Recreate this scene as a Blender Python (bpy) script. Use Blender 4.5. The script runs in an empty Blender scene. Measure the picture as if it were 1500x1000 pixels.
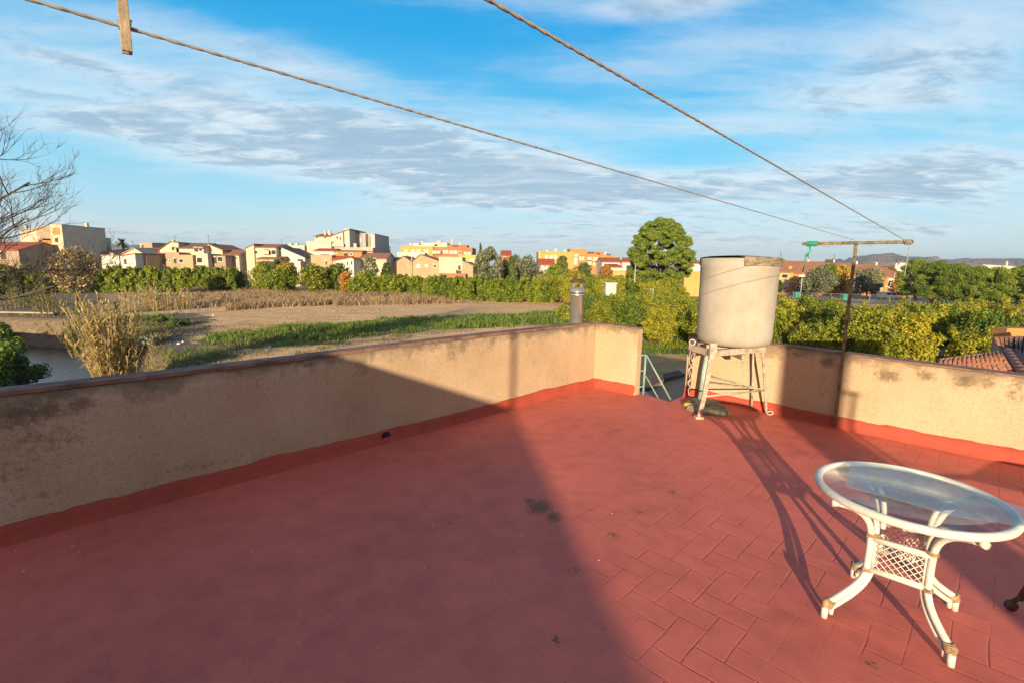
import bpy, math, random
import numpy as np
from mathutils import Vector
random.seed(7); RNG=np.random.default_rng(7)
S=bpy.context.scene; C=S.collection
PI=math.pi
GZ=-4.5                     # level of the ground below the terrace
# ------------------------------------------------------------------ camera
F=720.0; PIT=math.radians(8.67); ROL=math.radians(-0.94); H=1.8
fwd=np.array([0,math.cos(PIT),-math.sin(PIT)]); up0=np.array([0,math.sin(PIT),math.cos(PIT)]); r0=np.array([1.,0,0])
RT=r0*math.cos(ROL)-up0*math.sin(ROL); UP=r0*math.sin(ROL)+up0*math.cos(ROL)
def ray(x,y): return (x-750)/F*RT-(y-500)/F*UP+fwd
def at(x,y,Y): d=ray(x,y); d=d*(Y/d[1]); return (d[0],Y,d[2]+H)          # point on the vertical plane at distance Y
def flat(x,y,z): d=ray(x,y); d=d*((z-H)/d[2]); return (d[0],d[1],z)       # point on the level z
def hz(x): return 391+(x-750)*0.0164
cam_d=bpy.data.cameras.new('camera'); cam=bpy.data.objects.new('camera',cam_d); C.objects.link(cam)
cam_d.sensor_width=36; cam_d.lens=F/1500*36; cam_d.clip_end=30000; cam_d.clip_start=.05
from mathutils import Matrix
M=Matrix(((RT[0],UP[0],-fwd[0],0),(RT[1],UP[1],-fwd[1],0),(RT[2],UP[2],-fwd[2],H),(0,0,0,1)))
cam.matrix_world=M; S.camera=cam
# ------------------------------------------------------------------ materials
def newmat(name):
    m=bpy.data.materials.new(name); m.use_nodes=True; nt=m.node_tree
    return m,nt,nt.nodes['Principled BSDF']
def N(nt,t,**k):
    n=nt.nodes.new(t)
    for a,b in k.items():
        if a in n.inputs.keys() if isinstance(a,str) else False: n.inputs[a].default_value=b
        else: setattr(n,a,b)
    return n
def noise(nt,scale,detail=4,rough=.55,co='Object',vec=None,stretch=None):
    n=nt.nodes.new('ShaderNodeTexNoise'); n.inputs['Scale'].default_value=scale; n.inputs['Detail'].default_value=detail; n.inputs['Roughness'].default_value=rough
    if vec is None:
        tc=nt.nodes.new('ShaderNodeTexCoord'); vec=tc.outputs[co]
    if stretch:
        mp=nt.nodes.new('ShaderNodeMapping'); mp.inputs['Scale'].default_value=stretch; nt.links.new(vec,mp.inputs['Vector']); vec=mp.outputs[0]
    nt.links.new(vec,n.inputs['Vector']); return n.outputs['Fac']
def mth(nt,op,a,b=None,c=None,clamp=False):
    n=nt.nodes.new('ShaderNodeMath'); n.operation=op; n.use_clamp=clamp
    for i,v in enumerate((a,b,c)):
        if v is None: continue
        if isinstance(v,(int,float)): n.inputs[i].default_value=v
        else: nt.links.new(v,n.inputs[i])
    return n.outputs[0]
def ramp(nt,fac,stops):
    n=nt.nodes.new('ShaderNodeValToRGB'); e=n.color_ramp.elements
    while len(e)>len(stops): e.remove(e[-1])
    while len(e)<len(stops): e.new(.5)
    for i,(p,c) in enumerate(stops):
        e[i].position=p; e[i].color=(c,c,c,1) if isinstance(c,(int,float)) else (*c,1)
    nt.links.new(fac,n.inputs[0]); return n.outputs[0]
def sstep(nt,v,a,b):
    n=nt.nodes.new('ShaderNodeMapRange'); n.interpolation_type='SMOOTHSTEP'; nt.links.new(v,n.inputs[0]); n.inputs[1].default_value=a; n.inputs[2].default_value=b; return n.outputs[0]
def mix(nt,fac,a,b,mode='MIX'):
    n=nt.nodes.new('ShaderNodeMix'); n.data_type='RGBA'; n.blend_type=mode; n.clamp_factor=True
    for i,v in ((0,fac),(6,a),(7,b)):
        if isinstance(v,(int,float)): n.inputs[i].default_value=v
        elif isinstance(v,tuple): n.inputs[i].default_value=(*v,1)
        else: nt.links.new(v,n.inputs[i])
    return n.outputs[2]
def bump(nt,b,h,strength=.3,dist=.01):
    n=nt.nodes.new('ShaderNodeBump'); n.inputs['Strength'].default_value=strength; n.inputs['Distance'].default_value=dist
    nt.links.new(h,n.inputs['Height']); nt.links.new(n.outputs[0],b.inputs['Normal']); return n
def simple(name,col,rough=.8,var=.25,scale=3,metal=0,bscale=0,bstr=.2):
    m,nt,b=newmat(name); f=noise(nt,scale,5)
    d=tuple(c*(1-var) for c in col); l=tuple(min(1,c*(1+var)) for c in col)
    nt.links.new(ramp(nt,f,[(.3,d),(.7,l)]),b.inputs['Base Color']); b.inputs['Roughness'].default_value=rough; b.inputs['Metallic'].default_value=metal
    if bscale: bump(nt,b,noise(nt,bscale,3),bstr,.01)
    return m
def leafmat(name,stops,trans=.3,rough=.6,spread=.5):
    """leaves: colour varies from leaf to leaf and in larger patches"""
    m,nt,b=newmat(name)
    g=nt.nodes.new('ShaderNodeNewGeometry'); oi=nt.nodes.new('ShaderNodeObjectInfo')
    pn=noise(nt,.9,2,.5)
    f=mth(nt,'ADD',mth(nt,'MULTIPLY',g.outputs['Random Per Island'],spread),mth(nt,'MULTIPLY',pn,1-spread))
    f=mth(nt,'ADD',f,mth(nt,'MULTIPLY',mth(nt,'SUBTRACT',oi.outputs['Random'],.5),.3))
    col=ramp(nt,f,stops)
    b.inputs['Roughness'].default_value=rough; nt.links.new(col,b.inputs['Base Color'])
    tr=nt.nodes.new('ShaderNodeBsdfTranslucent'); nt.links.new(col,tr.inputs['Color'])
    ms=nt.nodes.new('ShaderNodeMixShader'); ms.inputs[0].default_value=trans
    nt.links.new(b.outputs[0],ms.inputs[1]); nt.links.new(tr.outputs[0],ms.inputs[2])
    nt.links.new(ms.outputs[0],nt.nodes['Material Output'].inputs['Surface']); return m
# ------------------------------------------------------------------ mesh helpers
class MB:
    def __init__(s): s.v=[]; s.f=[]; s.sm=[]
    def add(s,vs,fs,smooth=False):
        o=len(s.v); s.v+= [tuple(map(float,v)) for v in vs]
        for f in fs: s.f.append(tuple(i+o for i in f)); s.sm.append(smooth)
    def box(s,x0,x1,y0,y1,z0,z1,rz=0,c=None):
        vs=[(x,y,z) for z in (z0,z1) for x,y in ((x0,y0),(x1,y0),(x1,y1),(x0,y1))]
        if rz:
            cx,cy=c if c else ((x0+x1)/2,(y0+y1)/2); a,b=math.cos(rz),math.sin(rz)
            vs=[(cx+(x-cx)*a-(y-cy)*b,cy+(x-cx)*b+(y-cy)*a,z) for x,y,z in vs]
        s.add(vs,[(0,3,2,1),(4,5,6,7),(0,1,5,4),(1,2,6,5),(2,3,7,6),(3,0,4,7)])
    def prism(s,poly,z0,z1):
        n=len(poly); s.add([(x,y,z0) for x,y in poly]+[(x,y,z1) for x,y in poly],
            [tuple(range(n-1,-1,-1)),tuple(range(n,2*n))]+[(i,(i+1)%n,n+(i+1)%n,n+i) for i in range(n)])
    def prismY(s,poly,y0,y1):   # polygon in x,z pushed along y
        n=len(poly); s.add([(x,y0,z) for x,z in poly]+[(x,y1,z) for x,z in poly],
            [tuple(range(n)),tuple(range(2*n-1,n-1,-1))]+[((i+1)%n,i,n+i,n+(i+1)%n) for i in range(n)])
    def tube(s,pts,r,n=8,cap=True):
        P=[Vector(p) for p in pts]; rs=r if isinstance(r,(list,tuple)) else [r]*len(P)
        vs=[];fs=[]; prev=None
        for i,p in enumerate(P):
            t=(P[min(i+1,len(P)-1)]-P[max(i-1,0)]).normalized()
            if prev is None: a=t.orthogonal().normalized()
            else: a=(prev-t*prev.dot(t)).normalized()
            prev=a; b=t.cross(a)
            for k in range(n):
                q=2*PI*k/n; vs.append(p+(a*math.cos(q)+b*math.sin(q))*rs[i])
        for i in range(len(P)-1):
            for k in range(n): fs.append((i*n+k,i*n+(k+1)%n,(i+1)*n+(k+1)%n,(i+1)*n+k))
        if cap: fs+= [tuple(range(n-1,-1,-1)),tuple((len(P)-1)*n+k for k in range(n))]
        s.add(vs,fs,True)
    def lathe(s,prof,c=(0,0,0),n=32,a0=0,a1=2*PI,cap=False):
        full=abs(a1-a0-2*PI)<1e-6; m=n if full else n+1; vs=[];fs=[]
        for r,z in prof:
            for k in range(m):
                q=a0+(a1-a0)*k/n; vs.append((c[0]+r*math.cos(q),c[1]+r*math.sin(q),c[2]+z))
        for i in range(len(prof)-1):
            for k in range(n): fs.append((i*m+k,i*m+(k+1)%m,(i+1)*m+(k+1)%m,(i+1)*m+k))
        s.add(vs,fs,True)
    def build(s,name,mat,parent=None,loc=None,edge=None,bevel=0):
        me=bpy.data.meshes.new(name); me.from_pydata(s.v,[],s.f); me.update()
        me.polygons.foreach_set('use_smooth',s.sm)
        if mat: me.materials.append(mat)
        o=bpy.data.objects.new(name,me); C.objects.link(o)
        if parent: o.parent=parent
        if loc: o.location=loc
        if bevel:
            b=o.modifiers.new('bevel','BEVEL'); b.width=bevel; b.segments=2; b.limit_method='ANGLE'
        return o
def npmesh(name,V,Fc,mat,parent=None,smooth=False,loc=None):
    """V (n,3), Fc (m,k)"""
    me=bpy.data.meshes.new(name); V=np.asarray(V,np.float32); Fc=np.asarray(Fc,np.int32)
    me.vertices.add(len(V)); me.vertices.foreach_set('co',V.ravel())
    k=Fc.shape[1]; me.loops.add(Fc.size); me.loops.foreach_set('vertex_index',Fc.ravel())
    me.polygons.add(len(Fc)); me.polygons.foreach_set('loop_start',np.arange(len(Fc),dtype=np.int32)*k)
    me.update(calc_edges=True)
    if smooth: me.polygons.foreach_set('use_smooth',np.ones(len(Fc),bool))
    if mat: me.materials.append(mat)
    o=bpy.data.objects.new(name,me); C.objects.link(o)
    if parent: o.parent=parent
    if loc: o.location=loc
    return o
def tag(o,label=None,cat=None,group=None,kind=None):
    if label: o['label']=label
    if cat: o['category']=cat
    if group: o['group']=group
    if kind: o['kind']=kind
    return o
def thing(name,label,cat,loc=(0,0,0),rz=0,group=None):
    o=bpy.data.objects.new(name,None); C.objects.link(o); o.location=loc; o.rotation_euler=(0,0,rz); o.empty_display_size=.2
    return tag(o,label,cat,group)
def dup(root,loc,rz=0,scale=1,label=None,group=None):
    r=root.copy(); C.objects.link(r); r.location=loc; r.rotation_euler=(0,0,rz)
    r.scale=scale if isinstance(scale,tuple) else (scale,)*3
    if label: r['label']=label
    if group: r['group']=group
    for ch in list(root.children):
        c=ch.copy(); C.objects.link(c); c.parent=r
        for g in ch.children:
            d=g.copy(); C.objects.link(d); d.parent=c
    return r
def polar(a): return np.array([math.sin(a),math.cos(a)])   # azimuth from +Y to the right
# ------------------------------------------------------------------ sky and sun
SUN_EL=math.radians(9.7); SUN_AZ=math.radians(11)     # azimuth towards which the light travels
w=bpy.data.worlds.new('World'); S.world=w; w.use_nodes=True; nt=w.node_tree; nt.nodes.clear()
out=nt.nodes.new('ShaderNodeOutputWorld'); bg=nt.nodes.new('ShaderNodeBackground'); bg.inputs[1].default_value=.068
SKY=.1
sky=nt.nodes.new('ShaderNodeTexSky'); sky.sky_type='NISHITA'; sky.sun_disc=False
sky.sun_elevation=SUN_EL; sky.sun_rotation=PI+SUN_AZ; sky.altitude=50; sky.air_density=1.0; sky.dust_density=.3; sky.ozone_density=2.2
hs=nt.nodes.new('ShaderNodeHueSaturation'); hs.inputs['Saturation'].default_value=1.35; hs.inputs['Value'].default_value=SKYV if 'SKYV' in globals() else 1.9; hs.inputs['Hue'].default_value=.487
nt.links.new(sky.outputs[0],hs.inputs['Color'])
SKYBASE=hs.outputs[0]
tc=nt.nodes.new('ShaderNodeTexCoord'); sx=nt.nodes.new('ShaderNodeSeparateXYZ'); nt.links.new(tc.outputs['Generated'],sx.inputs[0])
X,Y,Z=sx.outputs
zz=mth(nt,'MAXIMUM',mth(nt,'ADD',Z,.11),.04)
cb=nt.nodes.new('ShaderNodeCombineXYZ'); nt.links.new(mth(nt,'DIVIDE',X,zz),cb.inputs[0]); nt.links.new(mth(nt,'DIVIDE',Y,zz),cb.inputs[1])
P=cb.outputs[0]
# heading / elevation coordinates of the sky, for where the cloud banks lie
az=mth(nt,'ARCTAN2',X,Y); el=mth(nt,'ARCSINE',Z)
def vnoise(scale,detail,rough,stretch,rot=0,dist=0,off=(0,0,0)):
    mp=nt.nodes.new('ShaderNodeMapping'); mp.inputs['Scale'].default_value=stretch; mp.inputs['Rotation'].default_value=(0,0,rot); mp.inputs['Location'].default_value=off
    nt.links.new(P,mp.inputs[0]); n=nt.nodes.new('ShaderNodeTexNoise'); n.inputs['Scale'].default_value=scale; n.inputs['Detail'].default_value=detail; n.inputs['Roughness'].default_value=rough; n.inputs['Distortion'].default_value=dist
    nt.links.new(mp.outputs[0],n.inputs['Vector']); return n.outputs['Fac']
n1=vnoise(1.25,9,.60,(.42,1.25,1),.22,.5,(3.1,1.7,0)); n2=vnoise(4.2,9,.66,(.8,1.35,1),.3,.5); n3=vnoise(.35,5,.5,(1,1,1),0,.2,(4,2,0)); n4=vnoise(2.2,8,.7,(.4,1.4,1),-.35,.6,(1,5,0))
bias=None
def blob(px,py,rx,ry,amt,tilt=0):
    global bias
    d=ray(px,py); d=d/np.linalg.norm(d); a0=math.atan2(d[0],d[1]); e0=math.asin(d[2])
    d=ray(px+rx,py); d=d/np.linalg.norm(d); ra=abs(math.atan2(d[0],d[1])-a0)
    d=ray(px,py-ry); d=d/np.linalg.norm(d); re=abs(math.asin(d[2])-e0)
    da=mth(nt,'SUBTRACT',az,a0); de=mth(nt,'SUBTRACT',el,e0)
    de=mth(nt,'ADD',de,mth(nt,'MULTIPLY',da,tilt*re/ra))
    q=mth(nt,'ADD',mth(nt,'POWER',mth(nt,'DIVIDE',da,ra),2),mth(nt,'POWER',mth(nt,'DIVIDE',de,re),2))
    g=mth(nt,'MULTIPLY',mth(nt,'EXPONENT',mth(nt,'MULTIPLY',q,-1)),amt)
    bias=g if bias is None else mth(nt,'ADD',bias,g)
for b in [(560,215,330,55,.34,.5),(230,205,170,30,.22,.5),(820,280,300,36,.28,.2),(430,90,230,28,.10,.6),(1360,262,230,45,.32,-.1),(1180,170,260,60,.14,-.4),(1420,60,200,90,.16,0),
          (300,345,420,18,.15,0),(1000,345,600,22,.16,0),(980,8,160,20,.2,0),(110,90,150,12,.12,.3),
          (480,20,460,50,-.18,0),(980,90,300,40,.10,-.3),(120,280,170,38,-.22,.1),(1000,235,170,26,-.18,-.5),(760,190,100,18,-.05,0)]: blob(*b)
cov=mth(nt,'ADD',mth(nt,'ADD',mth(nt,'MULTIPLY',n1,.62),mth(nt,'MULTIPLY',n2,.17)),mth(nt,'MULTIPLY',n4,.21))
cov=mth(nt,'ADD',cov,bias)
dens=sstep(nt,cov,.42,.80)
thick=sstep(nt,mth(nt,'ADD',cov,mth(nt,'MULTIPLY',mth(nt,'SUBTRACT',n2,.5),.9)),.57,.84)
ccol=mix(nt,thick,(.82,.86,.88),(.37,.48,.60))
ccol=mix(nt,sstep(nt,n4,.45,.75),ccol,(.80,.82,.84))
cs=nt.nodes.new('ShaderNodeVectorMath'); cs.operation='SCALE'; cs.inputs[3].default_value=1/SKY*.86; nt.links.new(ccol,cs.inputs[0])
ael=mth(nt,'MAXIMUM',el,0.)
gr=nt.nodes.new('ShaderNodeValToRGB'); nt.links.new(mth(nt,'DIVIDE',ael,1.0),gr.inputs[0])
e=gr.color_ramp.elements; e[0].position=0; e[0].color=(5.6,6.3,6.2,1); e[1].position=1; e[1].color=(.10,1.25,3.6,1)
for p_,c_ in ((.10,(3.3,5.6,6.9,1)),(.22,(1.3,4.7,6.9,1)),(.40,(.10,2.9,6.1,1)),(.6,(.0,2.2,5.5,1))):
    q_=e.new(p_); q_.color=c_
gs=nt.nodes.new('ShaderNodeVectorMath'); gs.operation='SCALE'; gs.inputs[3].default_value=1.02; nt.links.new(gr.outputs[0],gs.inputs[0])
sm=nt.nodes.new('ShaderNodeMix'); sm.data_type='RGBA'; sm.inputs[0].default_value=.85; nt.links.new(hs.outputs[0],sm.inputs[6]); nt.links.new(gs.outputs[0],sm.inputs[7])
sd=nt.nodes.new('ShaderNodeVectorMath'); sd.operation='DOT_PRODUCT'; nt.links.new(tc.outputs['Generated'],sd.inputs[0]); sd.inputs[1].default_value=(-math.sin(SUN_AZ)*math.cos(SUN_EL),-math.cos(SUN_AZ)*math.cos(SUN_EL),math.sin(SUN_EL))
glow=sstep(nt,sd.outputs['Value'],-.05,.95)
fillsky=mix(nt,glow,(1.9,2.2,3.1),(3.5,2.95,2.95))  # unseen sky behind the viewer, tinted as added fill light
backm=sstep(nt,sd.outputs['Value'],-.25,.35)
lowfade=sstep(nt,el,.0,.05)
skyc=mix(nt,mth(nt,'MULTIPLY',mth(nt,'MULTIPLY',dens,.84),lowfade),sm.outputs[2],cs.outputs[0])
skyc=mix(nt,backm,skyc,fillsky)
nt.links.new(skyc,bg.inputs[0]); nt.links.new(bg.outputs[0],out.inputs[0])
sl=bpy.data.lights.new('sun','SUN'); sl.energy=5.0; sl.angle=math.radians(.45); sl.color=(1,.78,.50)
so=bpy.data.objects.new('sun',sl); C.objects.link(so)
ld=Vector((math.sin(SUN_AZ)*math.cos(SUN_EL),math.cos(SUN_AZ)*math.cos(SUN_EL),-math.sin(SUN_EL)))
so.rotation_euler=ld.to_track_quat('-Z','Y').to_euler(); so.location=(-3,-20,12)
S.view_settings.view_transform='Standard'; S.view_settings.look='None'; S.view_settings.exposure=.98; S.view_settings.gamma=1
# ================================================================== TERRACE
# walls run at 45 degrees; left wall face x-y=-6.125, right wall face x+y=9.43
s2=math.sqrt(.5)
def wall_mat():
    m,nt,b=newmat('weathered_render')
    tc=nt.nodes.new('ShaderNodeTexCoord'); o=tc.outputs['Object']
    big=noise(nt,.9,5,.6,vec=o); fine=noise(nt,75,5,.75,vec=o); med=noise(nt,7,6,.65,vec=o)
    col=ramp(nt,big,[(.3,(.39,.28,.175)),(.5,(.475,.35,.225)),(.72,(.53,.41,.28))])
    col=mix(nt,mth(nt,'MULTIPLY',sstep(nt,fine,.46,.70),.55),col,(.15,.11,.065))
    at_=nt.nodes.new('ShaderNodeAttribute'); at_.attribute_name='rim'; 
    st=mth(nt,'MULTIPLY',sstep(nt,mth(nt,'ADD',mth(nt,'MULTIPLY',at_.outputs['Fac'],.30),mth(nt,'MULTIPLY',med,.75)),.60,.82),.7)
    col=mix(nt,st,col,(.115,.085,.055))
    st2=sstep(nt,mth(nt,'ADD',noise(nt,2.3,6,.7,vec=o),mth(nt,'MULTIPLY',at_.outputs['Fac'],.27)),.64,.80)
    col=mix(nt,mth(nt,'MULTIPLY',st2,.62),col,(.15,.11,.065))
    str_=noise(nt,9,4,.6,vec=o,stretch=(1,1,.12))
    col=mix(nt,mth(nt,'MULTIPLY',sstep(nt,mth(nt,'ADD',str_,mth(nt,'MULTIPLY',at_.outputs['Fac'],.1)),.6,.8),.35),col,(.24,.17,.10))
    gp_=nt.nodes.new('ShaderNodeNewGeometry').outputs['Position']; sep=nt.nodes.new('ShaderNodeSeparateXYZ'); nt.links.new(gp_,sep.inputs[0])
    def onw(px,py,left):   # where the picture point meets the wall plane
        d=ray(px,py); n_=np.array([s2,-s2,0]) if left else np.array([s2,s2,0]); c_=(-6.125 if left else 9.43)*s2; return np.array([0,0,H])+d*(c_/(d@n_))
    acc=None
    for px_,py_,rw,rh,lf,a_ in [(1300,548,.20,.13,0,1.),(1283,556,.08,.08,0,.7),(1357,548,.13,.09,0,1.),(1412,556,.14,.12,0,.8),(1450,560,.10,.10,0,.8),(1487,572,.12,.22,0,.7),(1165,518,.16,.07,0,.7),(1212,530,.13,.12,0,1.),(1245,528,.10,.10,0,.7),(1205,560,.10,.35,0,.4),(1235,610,.2,.05,0,.5),(1420,645,.5,.05,0,.5),
        (885,490,.12,.07,0,.6),(912,488,.10,.08,0,.8),(1085,530,.22,.12,0,.4),(30,606,.25,.16,1,.8),(75,600,.20,.10,1,1.),(120,590,.14,.10,1,.8),(65,640,.35,.2,1,.5),(70,720,.5,.12,1,.35),(20,680,.4,.4,1,.35),(452,534,.10,.05,1,.8),(300,680,.5,.07,1,.45),(150,560,.6,.05,1,.5)]:
        q=onw(px_,py_,lf); dx_=mth(nt,'DIVIDE',mth(nt,'SUBTRACT',sep.outputs[0],float(q[0])),rw*.75); dz_=mth(nt,'DIVIDE',mth(nt,'SUBTRACT',sep.outputs[2],float(q[2])),rh); dy_=mth(nt,'DIVIDE',mth(nt,'SUBTRACT',sep.outputs[1],float(q[1])),rw*.75)
        g_=mth(nt,'MULTIPLY',mth(nt,'SUBTRACT',1.,mth(nt,'SQRT',mth(nt,'ADD',mth(nt,'MULTIPLY',mth(nt,'ADD',mth(nt,'MULTIPLY',dx_,dx_),mth(nt,'MULTIPLY',dy_,dy_)),.5),mth(nt,'MULTIPLY',dz_,dz_))),clamp=True),a_); acc=g_ if acc is None else mth(nt,'MAXIMUM',acc,g_)
    sn=mth(nt,'ADD',mth(nt,'MULTIPLY',noise(nt,19,8,.82,vec=o),1.7),mth(nt,'MULTIPLY',fine,.4))
    sm_=mth(nt,'MULTIPLY',sstep(nt,mth(nt,'ADD',mth(nt,'MULTIPLY',acc,.75),mth(nt,'SUBTRACT',sn,1.05)),.15,.60),sstep(nt,acc,.0,.25))
    col=mix(nt,mth(nt,'MULTIPLY',sm_,.72),col,(.085,.07,.045))
    nt.links.new(col,b.inputs['Base Color']); b.inputs['Roughness'].default_value=.95
    h=mth(nt,'ADD',mth(nt,'MULTIPLY',fine,.6),mth(nt,'MULTIPLY',med,1.2)); bump(nt,b,h,.55,.008); return m
def red_mat(name,base,tiles=True):
    m,nt,b=newmat(name)
    tc=nt.nodes.new('ShaderNodeTexCoord'); o=tc.outputs['Object']
    big=noise(nt,.7,4,.55,vec=o); med=noise(nt,5,6,.65,vec=o); fine=noise(nt,45,4,.7,vec=o)
    d=tuple(c*.78 for c in base); l=tuple(c*1.2 for c in base)
    col=ramp(nt,mth(nt,'ADD',mth(nt,'MULTIPLY',big,.5),mth(nt,'MULTIPLY',med,.5)),[(.35,d),(.5,base),(.66,l)])
    h=mth(nt,'ADD',mth(nt,'MULTIPLY',med,.35),mth(nt,'MULTIPLY',fine,.10))
    if tiles:
        T=.145
        mp=nt.nodes.new('ShaderNodeMapping'); mp.inputs['Rotation'].default_value=(0,0,PI/4); mp.inputs['Scale'].default_value=(1/T,1/T,1)
        nv=nt.nodes.new('ShaderNodeTexNoise'); nv.inputs['Scale'].default_value=3; nt.links.new(o,nv.inputs['Vector'])
        vm=nt.nodes.new('ShaderNodeVectorMath'); vm.operation='MULTIPLY_ADD'; nt.links.new(nv.outputs['Color'],vm.inputs[0]); vm.inputs[1].default_value=(.03,.03,0); nt.links.new(o,vm.inputs[2])
        nt.links.new(vm.outputs[0],mp.inputs[0])
        sp=nt.nodes.new('ShaderNodeSeparateXYZ'); nt.links.new(mp.outputs[0],sp.inputs[0]); x,y=sp.outputs[0],sp.outputs[1]
        i=mth(nt,'FLOOR',x); j=mth(nt,'FLOOR',y); fx=mth(nt,'SUBTRACT',x,i); fy=mth(nt,'SUBTRACT',y,j)
        k=mth(nt,'FLOORED_MODULO',mth(nt,'SUBTRACT',i,j),4)
        eq=lambda v: mth(nt,'COMPARE',k,v,.1)
        dl=mth(nt,'ADD',fx,eq(1.)); dr=mth(nt,'ADD',mth(nt,'SUBTRACT',1.,fx),eq(0.))
        db=mth(nt,'ADD',fy,eq(2.)); dt=mth(nt,'ADD',mth(nt,'SUBTRACT',1.,fy),eq(3.))
        e=mth(nt,'MINIMUM',mth(nt,'MINIMUM',dl,dr),mth(nt,'MINIMUM',db,dt))
        # one random value per tile: use the coordinates of its first cell
        wn=nt.nodes.new('ShaderNodeTexWhiteNoise'); wn.noise_dimensions='2D'; cbb=nt.nodes.new('ShaderNodeCombineXYZ')
        nt.links.new(mth(nt,'SUBTRACT',i,eq(1.)),cbb.inputs[0]); nt.links.new(mth(nt,'SUBTRACT',j,eq(2.)),cbb.inputs[1]); nt.links.new(cbb.outputs[0],wn.inputs['Vector'])
        joint=mth(nt,'SUBTRACT',1.,sstep(nt,e,.0,.05))
        sxr=nt.nodes.new('ShaderNodeSeparateXYZ'); nt.links.new(o,sxr.inputs[0]); vis=sstep(nt,mth(nt,'ADD',noise(nt,1.6,6,.8,vec=o),mth(nt,'MULTIPLY',sstep(nt,sxr.outputs[0],-.3,1.3),.10)),.50,.68)       # paint fills most of the joints
        jv=mth(nt,'MULTIPLY',joint,mth(nt,'ADD',mth(nt,'MULTIPLY',vis,.60),.10))
        col=mix(nt,mth(nt,'MULTIPLY',jv,.55),col,tuple(c*.3 for c in base))
        col=mix(nt,mth(nt,'MULTIPLY',mth(nt,'SUBTRACT',wn.outputs['Value'],.5),.22),col,l)
        tiltv=mth(nt,'MULTIPLY',mth(nt,'MULTIPLY',wn.outputs['Value'],fx),.35)
        h=mth(nt,'ADD',h,mth(nt,'SUBTRACT',tiltv,mth(nt,'MULTIPLY',jv,.9)))
        # worn pale spots and dirt
        wp=sstep(nt,noise(nt,3.1,6,.7,vec=o),.66,.76)
        col=mix(nt,mth(nt,'MULTIPLY',wp,.5),col,(.50,.26,.18)); sc2=sstep(nt,noise(nt,2.2,8,.8,vec=o,stretch=(1,3,1)),.60,.72); col=mix(nt,mth(nt,'MULTIPLY',sc2,.35),col,(.30,.085,.07))
        dk=sstep(nt,noise(nt,1.6,7,.75,vec=o,stretch=(1,1,1)),.62,.76)
        col=mix(nt,mth(nt,'MULTIPLY',dk,.42),col,(.13,.085,.06))
        pts_=[(790,742,.20,1.),(775,733,.10,.9),(812,757,.12,1.),(985,720,.10,.8),(972,714,.05,.6),(935,749,.09,.7),(898,783,.08,.8),(846,833,.10,.6),(660,765,.05,.7),(815,937,.05,.9),(1275,972,.06,.8),(700,760,.07,.5),(880,912,.10,.5),(1000,730,.06,.5),(655,790,.08,.4)]
        sep=nt.nodes.new('ShaderNodeSeparateXYZ'); nt.links.new(o,sep.inputs[0]); acc=None
        for px_,py_,r_,a_ in pts_:
            q=flat(px_,py_,0); dd=mth(nt,'SQRT',mth(nt,'ADD',mth(nt,'POWER',mth(nt,'DIVIDE',mth(nt,'SUBTRACT',sep.outputs[0],q[0]),r_),2),mth(nt,'POWER',mth(nt,'DIVIDE',mth(nt,'SUBTRACT',sep.outputs[1],q[1]),r_*1.3),2)))
            g_=mth(nt,'MULTIPLY',mth(nt,'SUBTRACT',1.,dd,clamp=True),a_); acc=g_ if acc is None else mth(nt,'MAXIMUM',acc,g_)
        ms_=sstep(nt,mth(nt,'ADD',acc,mth(nt,'MULTIPLY',mth(nt,'SUBTRACT',noise(nt,48,5,.8,vec=o),.5),2.6)),.50,.72); ms_=mth(nt,'MULTIPLY',ms_,sstep(nt,acc,.02,.25))
        col=mix(nt,mth(nt,'MULTIPLY',ms_,.85),col,(.10,.085,.03)); h=mth(nt,'ADD',h,mth(nt,'MULTIPLY',ms_,.5))
        sp2=sstep(nt,noise(nt,90,2,.5,vec=o),.70,.78); col=mix(nt,mth(nt,'MULTIPLY',sp2,.6),col,(.12,.08,.06))
    nt.links.new(col,b.inputs['Base Color']); b.inputs['Roughness'].default_value=.72; b.inputs['Specular IOR Level'].default_value=.35
    bump(nt,b,h,.5,.006); return m
M_wall=wall_mat(); M_floor=red_mat('red_terrace_paint',(.60,.145,.100)); M_skirt=red_mat('red_skirting_paint',(.36,.065,.038),False)
M_cope=simple('coping_tile',(.20,.115,.085),.9,.45,7,bscale=30)
M_white_rattan=simple('white_painted_cane',(.60,.575,.52),.5,.14,12,bscale=25,bstr=.15)
def cap(M_,name,poly): pass
# floor polygon with stairwell notch at the far corner
LC=(1.2675,7.3925)
e1=flat(922,571,0); e2=flat(981,588,0); e3=flat(999,580,0)
rw0=( (9.43+ (e3[0]-e3[1]))/2, (9.43-(e3[0]-e3[1]))/2 )
far=lambda k:(9.43/2+k*s2,9.43/2-k*s2)     # along the right wall, k grows to the right
def lft(k): return (-6.125/2+k*s2,6.125/2+k*s2)
ret=(1.78,6.88)
fp=[lft(-9),(LC[0],LC[1]),(ret[0],ret[1]),(e1[0]+.02,e1[1]),(e2[0],e2[1]),(rw0[0],rw0[1]),far(9),(9.5,-16),(-12,-16)]
fm=MB(); fm.prism([(x,y) for x,y in reversed(fp)],-.25,0)
tf=fm.build('terrace_floor',M_floor); tag(tf,kind='structure')
hb=MB(); hb.prism([(x*.995,y*.995-.03) for x,y in reversed(fp)],GZ-.2,-.254); tag(hb.build('house_below',simple('house_render',(.5,.38,.24),.9,.2,1),),'rendered storey of the house under the red roof terrace','house')
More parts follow.
